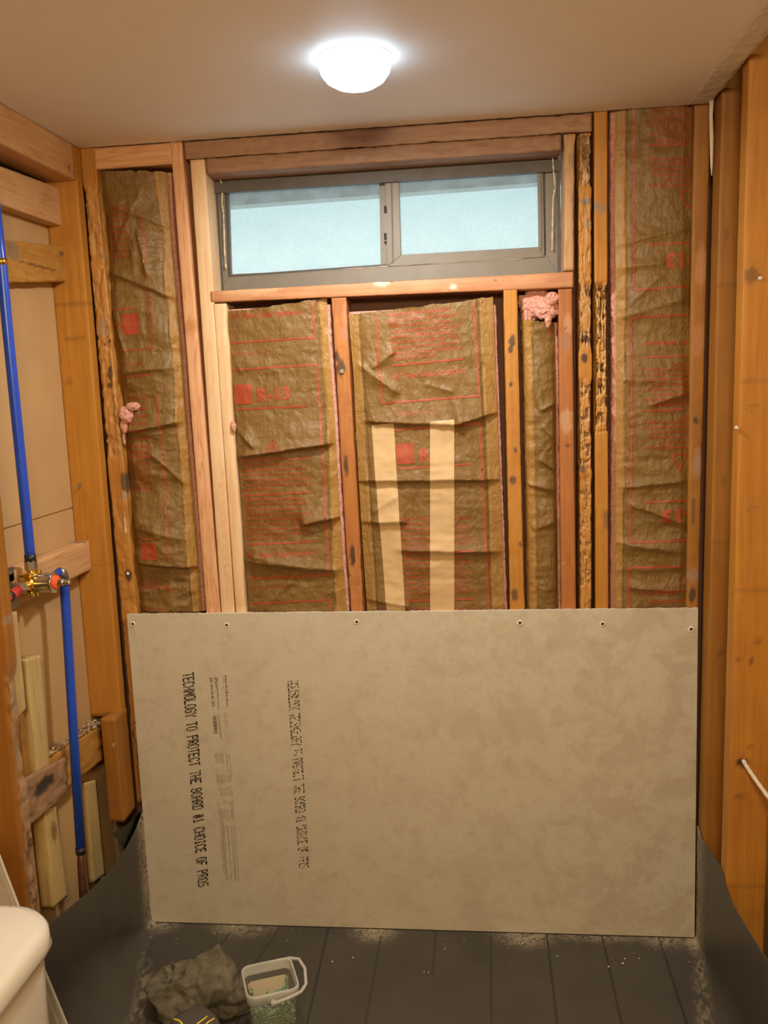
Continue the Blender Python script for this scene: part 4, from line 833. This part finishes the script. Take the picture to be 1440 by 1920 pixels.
# ------------------------------------------------------------------ cement board
FY = -.0135
BC = [(.0, .0), (1.524, .0), (1.524, .914), (.0, .914)]
bd = empty('cement_board', (.762, -.006, .0)); tag(bd, 'large grey cement board with black printed text, leaning against the studs', 'board')
b = MB(); pr = [(0, 0), (1.524, 0)]; nseg = 240; random.seed(2)
vs = [(0, FY, 0), (1.524, FY, 0)]
topo = [(1.524*i/nseg, FY, .914+random.uniform(-.0012, .0008)) for i in range(nseg, -1, -1)]
fr = [(0, FY, .0), (1.524, FY, .0)]+topo; n_ = len(fr)
b.add(fr+[(x, -.001, z) for x, y, z in fr], [tuple(range(n_)), tuple(range(2*n_-1, n_-1, -1))]+[(i, n_+i, n_+(i+1) % n_, (i+1) % n_) for i in range(n_)])
b.build('panel', M_board, bd)
for (px, py) in ((249, 1170), (425, 1172), (669, 1166), (975, 1168), (1130, 1170), (1296, 1180)):
    c = PY(px, py, FY); b = MB(); prof = []
    vs = []; fs = []; n = 20
    random.seed(px)
    for k, (rr, dy) in enumerate(((.0034, -.0002), (.0046, -.0022), (.0062, -.0018), (.0080, .0002))):
        for j in range(n):
            a = 2*math.pi*j/n; jit = 1+(.22*random.uniform(-1, 1) if k > 0 else 0); vs.append((c[0]+rr*jit*math.cos(a), c[1]+dy*(1 if k in (0, 3) else random.uniform(.5, 1.2)), c[2]+rr*jit*math.sin(a)))
    for k in range(3):
        for j in range(n): fs.append((k*n+j, k*n+(j+1) % n, (k+1)*n+(j+1) % n, (k+1)*n+j))
    b.add(vs, fs); b.build('burred_screw_rim', M_chip, bd, smooth_=True)
    b = MB(); b.tube([(c[0], FY+.001, c[2]), (c[0], FY-.0007, c[2])], .0040, 16); b.build('screw_head', M_dark, bd)
b = MB(); c = PY(1300, 1192, FY); b.add([(c[0], FY, c[2]+.008), (c[0]-.006, FY-.004, c[2]-.006), (c[0]+.003, FY-.001, c[2]-.012)], [(0, 1, 2)])
# dot matrix writing, reading downwards
G5 = {'T': '11111 00100 00100 00100 00100 00100 00100', 'E': '11111 10000 10000 11110 10000 10000 11111', 'C': '01110 10001 10000 10000 10000 10001 01110', 'H': '10001 10001 10001 11111 10001 10001 10001',
      'N': '10001 11001 10101 10101 10011 10001 10001', 'O': '01110 10001 10001 10001 10001 10001 01110', 'L': '10000 10000 10000 10000 10000 10000 11111', 'G': '01110 10001 10000 10111 10001 10001 01110', 'Y': '10001 10001 01010 00100 00100 00100 00100',
      'P': '11110 10001 10001 11110 10000 10000 10000', 'R': '11110 10001 10001 11110 10100 10010 10001', 'B': '11110 10001 10001 11110 10001 10001 11110', 'A': '01110 10001 10001 11111 10001 10001 10001', 'D': '11110 10001 10001 10001 10001 10001 11110',
      '#': '01010 01010 11111 01010 11111 01010 01010', '1': '00100 01100 00100 00100 00100 00100 01110', 'I': '01110 00100 00100 00100 00100 00100 01110', 'F': '11111 10000 10000 11110 10000 10000 10000', 'S': '01111 10000 10000 01110 00001 00001 11110', 'M': '10001 11011 10101 10101 10001 10001 10001', 'K': '10001 10010 10100 11000 10100 10010 10001', ' ': ' '.join(['00000']*7), 'U': '10001 10001 10001 10001 10001 10001 01110'}
def dots(b, text, p_tl, p_tr, p_bl, p_br, drop=0, seed=0, s=1.):
    """p_tl,p_tr: photo ends of the first glyph column (its foot left, its top right); p_bl,p_br the last"""
    random.seed(seed); q = [PY(*p, FY-.0006) for p in (p_tl, p_tr, p_bl, p_br)]; N_ = len(text)*6
    for ci, ch in enumerate(text):
        rows = G5[ch].split()
        for c_ in range(5):
            t = (ci*6+c_)/N_; lo = q[0]*(1-t)+q[2]*t; hi = q[1]*(1-t)+q[3]*t
            for r_ in range(7):
                if rows[r_][c_] == '1' and random.random() >= (drop if (r_ not in (0, 6)) else drop*.5):
                    p = lo+(hi-lo)*((6-r_)/6)+np.array([random.uniform(-.0005, .0005), 0, random.uniform(-.0003, .0003)]); sx_ = .0022*s*random.uniform(.7, 1.25); sz_ = .0015*s*random.uniform(.7, 1.3); k = .0006*random.choice((-1, 1))
                    b.add([(p[0]-sx_, p[1], p[2]-sz_+k), (p[0]+sx_, p[1], p[2]-sz_-k), (p[0]+sx_, p[1], p[2]+sz_-k), (p[0]-sx_, p[1], p[2]+sz_+k)], [(0, 1, 2, 3)])
b = MB(); dots(b, 'TECHNOLOGY TO PROTECT THE BOARD #1 CHOICE OF PROS', (343, 1264), (362, 1261), (373, 1666), (390, 1662), 0, 1)
b.build('dot_lettering', M_ink, bd)
b = MB(); dots(b, 'MOLDBLOCK TECHNOLOGY TO PROTECT THE BOARD #1 CHOICE OF PROS', (540, 1278), (558, 1276), (562, 1632), (578, 1628), .45, 2, .8)
b.build('dot_lettering', M_ink, bd)
def btext(b, st, a, c, h, bold=0):
    v, f = textmesh(st, bold, 1); A, C_ = (PY(*q, FY-.0006) for q in (a, c)); d = C_-A; ln = np.linalg.norm(d); d /= ln; up = np.cross((0, 1., 0), d)*-1
    w = v[:, 0].max(); b.add([A+d*(x/w*ln)+up*(y/.7*h/692.) for x, y in v], f)
for st_, a_0, c_0, h_, bo_ in (('A41 336 24 AL  NG', (393, 1270), (398, 1325), 5.2, .012), ('HardieBacker', (421, 1266), (425, 1326), 4.6, .004), ('1/4in AA-047', (401, 1268), (404, 1290), 3, .01), ('CEMENT BOARD INTERIOR USE ONLY', (405, 1269), (409, 1330), 2.6, .008)):
    b = MB(); btext(b, st_, a_0, c_0, h_, bo_); b.build('small_print', M_ink, bd)
b = MB(); random.seed(8)
def hline(px0, py0, px1, py1, w=1.0, gap=.12, y=FY-.0006):
    A, C_ = PY(px0, py0, y), PY(px1, py1, y); n = max(2, int(math.hypot(px1-px0, py1-py0)/3)); hw = w/692/2
    for i in range(n):
        if random.random() < gap: continue
        p, q = A+(C_-A)*(i/n), A+(C_-A)*((i+.86)/n); b.add([(p[0]-hw, y, p[2]), (p[0]+hw, y, p[2]), (q[0]+hw, y, q[2]), (q[0]-hw, y, q[2])], [(0, 1, 2, 3)])
for (x0, x1, y0, y1, n) in ((403, 418, 1413, 1432, 7), (405, 421, 1453, 1470, 7), (410, 423, 1477, 1493, 6), (418, 424, 1501, 1510, 3), (421, 427, 1517, 1538, 3), (430, 436, 1501, 1514, 3), (432, 437, 1516, 1536, 3), (425, 433, 1453, 1466, 4), (427, 434, 1475, 1495, 3)):
    for k in range(n): hline(x0+(x1-x0)*k/(n-1), y0, x0+(x1-x0)*k/(n-1)+1.5, y1+random.uniform(-3, 2), .9)
for (x, y0, x2, y2) in ((411, 1516, 419, 1634), (414, 1516, 425, 1652), (417, 1516, 421, 1640), (420, 1548, 427, 1651), (424, 1548, 431, 1585), (427, 1548, 434, 1650), (433, 1548, 441, 1650), (437, 1548, 443, 1650), (441, 1548, 448, 1652), (408, 1338, 414, 1385), (411, 1338, 415, 1386), (419, 1268, 418, 1292), (421, 1336, 424, 1366), (426, 1340, 428, 1362), (424, 1412, 428, 1450), (430, 1415, 434, 1452)): hline(x, y0, x2, y2, .9, .08)
hline(408, 1506, 415, 1509, 1); hline(408, 1513, 415, 1509, 1); hline(408, 1506, 408, 1513, 1); hline(426, 1416, 432, 1412, 1); hline(426, 1417, 432, 1421, 1)
b.build('small_print', M_faint, bd)
b = MB(); random.seed(4); z = 0
while z < 34:
    w = random.choice((.5, .8, 1.3)); p, q = PY(399+z*.07, 1342+z, FY-.0006), PY(406+z*.07, 1342+z+w, FY-.0006); b.add([(p[0], p[1], p[2]), (q[0], p[1], p[2]), (q[0], p[1], q[2]), (p[0], p[1], q[2])], [(0, 1, 2, 3)]); z += w+random.choice((.5, .8, 1.2))
b.build('barcode', M_ink, bd)

# ------------------------------------------------------------------ shower liner: floor and upturned sides as one sheet
lt_px = [(75, 1760), (86, 1738), (104, 1720), (130, 1700), (180, 1660), (212, 1626), (235, 1590), (255, 1553), (266, 1524)]
LTX = [-.020, -.022, -.024, -.024, -.020, -.014, -.008, -.004, -.002]
LTP = np.array([PX(*q, x) for q, x in zip(lt_px, LTX)])
LTP = LTP[np.argsort(LTP[:, 1])]
rt_px = [(1308, 1548), (1316, 1572), (1334, 1598), (1350, 1620), (1362, 1662), (1375, 1696), (1405, 1745), (1440, 1800)]
RTX = [1.5275, 1.528, 1.529, 1.529, 1.529, 1.529, 1.528, 1.527]
RTP = np.array([PX(*q, x) for q, x in zip(rt_px, RTX)]); RTP = RTP[np.argsort(RTP[:, 1])]
YF = -1.05
def linefn(u, v):
    y = -.0145+(YF+.0145)*(1-v)**1.9; k = np.clip(-y/.45, 0, 1)
    yc = np.minimum(y, .5)
    xl = np.interp(y, LTP[:, 1], LTP[:, 0], left=-.02, right=.0); zl = np.interp(y, LTP[:, 1], LTP[:, 2]); zl = np.where(y < LTP[0, 1], LTP[0, 2]-.06-(LTP[0, 1]-y)*.3, zl)
    xr = np.interp(y, RTP[:, 1], RTP[:, 0]); zr = np.interp(y, RTP[:, 1], RTP[:, 2])
    rl = .018+.15*smooth(k); rr = .010+.085*smooth(k)
    rl_z = np.minimum(rl*1.0, zl*.75); rr_z = np.minimum(rr*1.1, zr*.75)
    a = u*100
    x = np.zeros_like(u); z = np.zeros_like(u)
    m = a < 9; t = a/9; x = np.where(m, xl, x); z = np.where(m, zl+(rl_z-zl)*t, z)
    m = (a >= 9) & (a < 18); t = np.clip((a-9)/9, 0, 1)*math.pi/2; x = np.where(m, xl+rl*(1-np.cos(t)), x); z = np.where(m, rl_z*(1-np.sin(t)), z)
    m = (a >= 18) & (a <= 84); t = (a-18)/66; x = np.where(m, xl+rl+(xr-rr-xl-rl)*t, x)
    m = (a > 84) & (a <= 93); t = np.clip((a-84)/9, 0, 1)*math.pi/2; x = np.where(m, xr-rr+rr*np.sin(t), x); z = np.where(m, rr_z*(1-np.cos(t)), z)
    m = a > 93; t = (a-93)/7; x = np.where(m, xr, x); z = np.where(m, rr_z+(zr-rr_z)*t, z)
    p = V3(x, y, z); w = .005*(fbm(p*np.array([8, 5, 8.]), 61)-.5)*np.clip(-y*8, 0, 1)
    return V3(x+np.where((z > .01) & (a < 50), np.abs(w)+w*.6, np.where(z > .01, -np.abs(w)*.6, 0)), y, z-.0022+w*.3*(z < .01))
P, F = grid(linefn, 901, 230)
tint = np.zeros((len(P), 4))
cre = []
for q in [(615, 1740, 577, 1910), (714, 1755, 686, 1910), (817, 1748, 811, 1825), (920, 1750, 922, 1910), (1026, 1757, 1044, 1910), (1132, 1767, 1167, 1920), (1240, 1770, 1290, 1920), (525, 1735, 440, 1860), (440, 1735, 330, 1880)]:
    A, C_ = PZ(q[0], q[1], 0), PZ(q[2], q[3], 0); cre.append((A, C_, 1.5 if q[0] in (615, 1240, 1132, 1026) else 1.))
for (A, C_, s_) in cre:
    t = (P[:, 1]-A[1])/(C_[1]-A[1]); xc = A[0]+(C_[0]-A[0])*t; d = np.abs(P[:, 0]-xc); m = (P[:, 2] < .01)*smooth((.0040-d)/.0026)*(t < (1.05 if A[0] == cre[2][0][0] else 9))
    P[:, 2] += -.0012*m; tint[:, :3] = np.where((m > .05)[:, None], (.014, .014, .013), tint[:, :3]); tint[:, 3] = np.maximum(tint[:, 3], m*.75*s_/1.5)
# white dust along the foot of the board and in the corners
dust = np.zeros(len(P))
for (px, py, rx, ry, al) in ((290, 1738, 60, .030, .9), (450, 1742, 80, .035, .75), (700, 1748, 55, .038, .9), (985, 1754, 70, .040, .9), (1110, 1762, 90, .022, .7), (1250, 1770, 60, .030, .8), (1305, 1775, 26, .05, .9), (1170, 1765, 60, .02, .4)):
    c = PZ(px, py, 0); d = np.sqrt(((P[:, 0]-c[0])/(rx/640.))**2+((P[:, 1]+.014)/ry/2)**2); dust = np.maximum(dust, al*smooth(1.1-d)*smooth((fbm(P*np.array([190, 190, 190.]), 91, 4)-.30+.25*(fbm(P*25, 97, 3)-.5))/.3))
k = smooth(np.clip(-P[:, 1]/.45, 0, 1)); dl = np.abs(P[:, 0]-(.012+.10*k)); dust = np.maximum(dust, .40*smooth((.030-dl)/.028)*smooth((fbm(P*np.array([150, 60, 150.]), 92, 4)-.40+.5*(fbm(P*12, 98, 3)-.5))/.3)*(P[:, 1] < 0)*(P[:, 2] < .06))
dl = np.abs(P[:, 0]-(1.517-.05*k)); dust = np.maximum(dust, .40*smooth((.03-dl)/.028)*smooth((fbm(P*np.array([150, 60, 150.]), 93, 4)-.40+.5*(fbm(P*12, 99, 3)-.5))/.3)*(P[:, 2] < .06))
m = dust > tint[:, 3]; tint[m, :3] = (.40, .33, .22); tint[:, 3] = np.maximum(tint[:, 3], dust)
ln_ = link('shower_liner', pymesh(P, F, tint), M_liner, None, (.75, -.3, 0)); tag(ln_, 'dark grey rubber shower liner covering the floor and curling up both walls', 'liner')
so = ln_.modifiers.new('thick', 'SOLIDIFY'); so.thickness = .0015; so.offset = -1
b = MB(); q = [PX(*p, -.012) for p in ((212, 1562), (240, 1545), (264, 1522), (262, 1560), (236, 1592))]
b.add(q+[p+np.array([-.0015, 0, 0]) for p in q], [tuple(range(5)), tuple(range(9, 4, -1))]+[(i, 5+i, 5+(i+1) % 5, (i+1) % 5) for i in range(5)]); b.build('corner_fold', M_liner, ln_)
# chips on the liner
random.seed(21); b = MB()
for (px, py) in ((306, 1747), (403, 1750), (487, 1743), (690, 1756), (1104, 1795), (1148, 1798), (1168, 1806), (1198, 1797), (1293, 1803), (1141, 1812), (803, 1823), (795, 1822), (623, 1803), (834, 1779), (1025, 1774), (959, 1810), (1045, 1793), (1228, 1781), (1172, 1797), (662, 1795), (538, 1763), (412, 1749), (410, 1762), (1250, 1875), (700, 1775), (730, 1762), (980, 1768), (1000, 1764), (415, 1747), (330, 1760)):
    p = PZ(px, py, .0012); chip(b, p, random.uniform(.0010, .0035))
for k in range(160):
    x = random.uniform(.05, 1.5); y = -.02-abs(random.gauss(0, .05)); chip(b, (x, y, .0008), random.uniform(.0004, .0013))
tag(b.build('debris', M_chip), 'white chips and dust scattered on the liner below the board', 'debris', kind='stuff')

# ------------------------------------------------------------------ toilet
TO = empty('toilet', (.20, -1.36, -.016)); tag(TO, 'white toilet with a rounded tank lid in the lower left corner', 'toilet')
def rrect(cx, cy, hx, hy, r, n=10, bow=0):
    o = []
    for (sx_, sy_, a0) in ((1, 1, 0), (-1, 1, 90), (-1, -1, 180), (1, -1, 270)):
        for i in range(n+1):
            a = math.radians(a0+90*i/n); o.append((cx+sx_*(hx-r)+r*math.cos(a), cy+sy_*(hy-r)+r*math.sin(a)))
    return o
def loft(b, secs):
    n = len(secs[0][0]); vs = [(x, y, z) for (s_, z) in secs for x, y in s_]; m = len(secs)
    b.add(vs, [(i*n+j, i*n+(j+1) % n, (i+1)*n+(j+1) % n, (i+1)*n+j) for i in range(m-1) for j in range(n)]+[tuple(range(n))[::-1], tuple((m-1)*n+j for j in range(n))])
tx, ty = .225, -1.36
b = MB(); loft(b, [(rrect(tx, ty, .095-.012, .215-.01, .05), .36), (rrect(tx, ty, .097, .217, .055), .38), (rrect(tx, ty, .104, .224, .06), .70), (rrect(tx, ty, .104, .224, .06), .712)]); b.build('tank', M_porc, TO, smooth_=True)
b = MB(); loft(b, [(rrect(tx, ty, .109, .230, .045), .708), (rrect(tx, ty, .1155, .2375, .082), .712), (rrect(tx, ty, .1175, .2395, .083), .720), (rrect(tx, ty, .1165, .2385, .082), .738), (rrect(tx, ty, .111, .233, .078), .7465), (rrect(tx, ty, .098, .22, .07), .7505), (rrect(tx, ty, .05, .15, .04), .7535)]); b.build('tank_lid', M_porc, TO, smooth_=True)
def oval(cx, cy, hx, hy, n=44): return [(cx+hx*math.cos(2*math.pi*i/n), cy+hy*math.sin(2*math.pi*i/n)) for i in range(n)]
b = MB(); loft(b, [(oval(.42, ty, .22, .10), -.015), (oval(.42, ty, .20, .09), .05), (oval(.44, ty, .18, .09), .20), (oval(.50, ty, .26, .175), .36), (oval(.51, ty, .27, .185), .39)]); b.box((.14, ty-.1, .30), (.36, ty+.1, .362)); b.build('bowl', M_porc, TO, smooth_=True)
b = MB(); loft(b, [(oval(.53, ty, .235, .180), .392), (oval(.53, ty, .24, .185), .402), (oval(.53, ty, .23, .178), .415), (oval(.53, ty, .12, .10), .420)]); b.build('seat_lid', M_porc, TO, smooth_=True)
# clear plastic sheet behind the toilet
yS = -.98
A, C_ = PY(0, 1597, yS), PY(125, 1920, yS-.03); dirn = (C_-A)/(C_[2]-A[2])
def sheetfn(u, v):
    z = .02+v*(A[2]+.05-.02); xe = A[0]+dirn[0]*(z-A[2]); ye = A[1]+dirn[1]*(z-A[2])
    fold = .010*np.sin(u*9+z*3)*np.clip(u*6, 0, 1)+.006*np.sin(u*31+z*7)
    return V3(xe-u*.30, ye+fold+.02*u, z)
P, F = grid(sheetfn, 70, 90)
sh = link('plastic_sheet', pymesh(P, F), M_film, None, (float(P[:, 0].mean()), yS, .02)); tag(sh, 'clear plastic sheet standing upright behind the toilet tank', 'plastic sheet')
so = sh.modifiers.new('thick', 'SOLIDIFY'); so.thickness = .0012
b = MB()
for uu in (.0, .045, .16):
    z = np.linspace(.03, A[2]+.05, 20); p = [sheetfn(np.array([uu]), np.array([(q-.02)/(A[2]+.03)]))[0] for q in z]; b.tube(p, .0022 if uu == 0 else .0012, 8)
b.build('sheet_hem', M_rim, sh, smooth_=True)

# ------------------------------------------------------------------ tub of screws
TH = .135
tc_ = [PZ(*q, TH) for q in ((449, 1812), (556, 1789), (565, 1852), (457, 1872))]
cx, cy = (tc_[0]+tc_[2])[:2]/2; ang = math.atan2(*((tc_[1]-tc_[0])[:2][::-1])); hx = np.linalg.norm(tc_[1]-tc_[0])/2*.93; hy = np.linalg.norm(tc_[2]-tc_[1])/2*.93; hx = hy = (hx+hy)/2
tb = empty('screw_tub', (cx, cy, .002)); tag(tb, 'open square clear plastic tub holding green screws, standing on the liner', 'tub')
ca, sa = math.cos(ang), math.sin(ang)
def loc2(x, y, z): return (cx+x*ca-y*sa, cy+x*sa+y*ca, z)
def ring(h, r, z, n=7): return ([loc2(x, y, 0)[:2] for x, y in rrect(0, 0, h, h, r, n)], z)
def shell(b, secs):
    n = len(secs[0][0]); m = len(secs); b.add([(x, y, z) for (s_, z) in secs for x, y in s_], [(i*n+j, i*n+(j+1) % n, (i+1)*n+(j+1) % n, (i+1)*n+j) for i in range(m-1) for j in range(n)])
b = MB(); shell(b, [ring(hx*.70, .014, .004), ring(hx*.80, .016, .006), ring(hx*.90, .018, TH-.022), ring(hx*.90, .018, TH-.020)]); n_ = len(ring(1, .1, 0)[0]); b.f.append(tuple(range(n_))); b.mi.append(0)
o = b.build('tub_wall', M_tub, tb, smooth_=True)
b = MB(); shell(b, [ring(hx*.90, .018, TH-.024), ring(hx*.99, .022, TH-.024), ring(hx*1.0, .022, TH-.006), ring(hx*.985, .021, TH), ring(hx*.94, .020, TH), ring(hx*.925, .019, TH-.004), ring(hx*.91, .018, TH-.024)])
b.build('rim', M_rim, tb, smooth_=True)
b = MB(); hl = hx*1.04
hp = [loc2(*q) for q in ((-hl*.05, -hl-.004, TH-.020), (hl*.5, -hl-.007, TH-.012), (hl*.95, -hl-.004, TH-.006), (hl+.012, -hl*.8, TH-.002), (hl+.020, 0, TH+.002), (hl+.014, hl*.7, TH-.002), (hl*.9, hl*.98, TH-.006), (hl*.5, hl+.006, TH-.012), (-hl*.05, hl+.005, TH-.020))]
pp_ = []
for i in range(len(hp)-1): 
    for t in np.linspace(0, 1, 5)[:-1]: pp_.append(np.array(hp[i])*(1-t)+np.array(hp[i+1])*t)
b.tube(pp_, .0038, 8); b.build('bail_handle', M_rim, tb, smooth_=True)
b = MB(); b.tube([loc2(-hl*.05, -hl-.008, TH-.020), loc2(-hl*.05, -hl+.004, TH-.020)], .0065, 12); b.build('handle_boss', M_rim, tb, smooth_=True)
b = MB(); n_ = 12
q = hx*.84; pl = [(-q+.004, q*.2), (-q+.004, q-.014), (-q+.012, q-.004), (q-.012, q-.004), (q-.004, q-.014), (q-.004, q*.5)]
b.quadstrip([loc2(x*.93, y*.93, .045) for x, y in pl], [loc2(x*1.02, y*1.02, TH-.036) for x, y in pl]); b.build('paper_label', plain('cream_label', (.66, .56, .40), .6, nscale=10), tb)
# one screw, then copies
b = MB(); prof = [(.0001, 0), (.0040, 0), (.0042, .0006), (.0018, .0032)]
def screwmesh():
    b = MB(); L_ = .040; pts = []; rr = []
    pts += [(0, 0, 0), (0, 0, .0001), (0, 0, .0008), (0, 0, .0032)]; rr += [.001, .0042, .0042, .0018]
    k = 0; z = .010; pts.append((0, 0, z)); rr.append(.0015)
    while z < L_-.005:
        z += .0012; k += 1; pts.append((0, 0, z)); rr.append(.0024 if k % 2 else .0014)
    pts.append((0, 0, L_)); rr.append(.0003); b.tube(pts, rr, 8); return b.mesh()
sm = screwmesh(); sm.materials.append(M_screw); sm.polygons.foreach_set('use_smooth', [True]*len(sm.polygons))
random.seed(12); q = hx*.80
def inside(p):
    l_ = hx*(.80+.10*p.z/.115)-.0045; return abs(p.x) < l_ and abs(p.y) < l_ and p.z > .010
n_s = 0
while n_s < 260:
    side = n_s % 3 if n_s < 165 else 9; l_ = hx*.83
    if side == 0 or side == 1: c = Vector((random.uniform(-l_, l_), -l_+random.uniform(-.006, .010), random.uniform(.014, .078))); th = random.uniform(0, 6.283); d = Vector((math.cos(th), random.uniform(-.12, .12), math.sin(th)))
    elif side == 2: c = Vector(((1 if n_s % 2 else -1)*(l_-random.uniform(-.006, .01)), random.uniform(-l_, l_), random.uniform(.014, .078))); th = random.uniform(0, 6.283); d = Vector((random.uniform(-.12, .12), math.cos(th), math.sin(th)))
    else: x, y = random.uniform(-l_, l_), random.uniform(-l_, l_); c = Vector((x, y, .070+.012*(x/l_)+.014*(-y/l_)+random.uniform(-.006, .005))); th = random.uniform(0, 6.283); d = Vector((math.cos(th), math.sin(th), random.uniform(-.2, .4)))
    d.normalize(); e0, e1 = c-d*.020, c+d*.020
    if not (inside(e0) and inside(e1)): continue
    n_s += 1; w0, w1 = Vector(loc2(*e0)), Vector(loc2(*e1))
    o = bpy.data.objects.new('screw', sm); COL.objects.link(o); o.location = w0; o.rotation_euler = (w1-w0).to_track_quat('Z', 'Y').to_euler()
    tag(o, 'greenish coated screw lying in the clear plastic tub', 'screw', 'green screws in the tub')
# ------------------------------------------------------------------ rag and tool
bm = bmesh.new(); bmesh.ops.create_icosphere(bm, subdivisions=6, radius=1); v = np.array([q.co[:] for q in bm.verts]); f = [tuple(w.index for w in q.verts) for q in bm.faces]; bm.free()
k = .74+.75*(ridged(v*1.0+2.3, 5, 1)-.45)+.30*(ridged(v*2.3, 8, 1)-.45)+.10*(ridged(v*5, 9, 1)-.45)
P = v*k[:, None]*np.array([.112, .078, .092])
c = PZ(382, 1868, .02); P += np.array([c[0], c[1], .030]); P[:, 2] = np.maximum(P[:, 2], .0012+.002*fbm(P*50, 3))
rg = link('rag', pymesh(P, f), M_rag, None, (c[0], c[1], .001)); tag(rg, 'crumpled dirty grey rag on the liner beside the screw tub', 'rag')
b = MB(); c = PZ(322, 1838, .05); b2_ = tuft(c, .020, .022, .034, 40); b.add(*b2_); b.build('rag_corner', M_rag, rg, smooth_=True); b = MB(); c = PZ(425, 1893, .02); b.add(*tuft(c, .030, .018, .022, 47)); b.build('rag_corner', M_rag, rg, smooth_=True)
tl_ = empty('power_tool', PZ(375, 1935, .002)); tag(tl_, 'charcoal cordless tool with yellow chevron lines in front of the rag', 'power tool')
tp_ = [PZ(*q, .085)[:2] for q in ((330, 1900), (350, 1889), (374, 1879), (388, 1886), (404, 1900), (412, 1916), (412, 1950), (395, 1975), (330, 1975), (318, 1945), (320, 1915))]
cen_ = np.mean(tp_, axis=0)
def tsec(k): return [tuple(cen_+(p-cen_)*k) for p in tp_][::-1]
b = MB(); loft(b, [(tsec(1.02), .003), (tsec(1.08), .010), (tsec(1.10), .060), (tsec(1.04), .078), (tsec(.92), .085), (tsec(.70), .0865)]); b.build('tool_body', M_toolblk, tl_, smooth_=True)
for pts_ in (((326, 1911), (333, 1913), (338, 1916), (342, 1921)), ((389, 1906), (383, 1911), (376, 1916), (369, 1921)), ((402, 1910), (397, 1913), (391, 1917), (386, 1921))):
    b = MB(); b.tube([PZ(*q, .0850) for q in pts_], .0026, 8); b.build('yellow_line', M_yellow, tl_, smooth_=True)
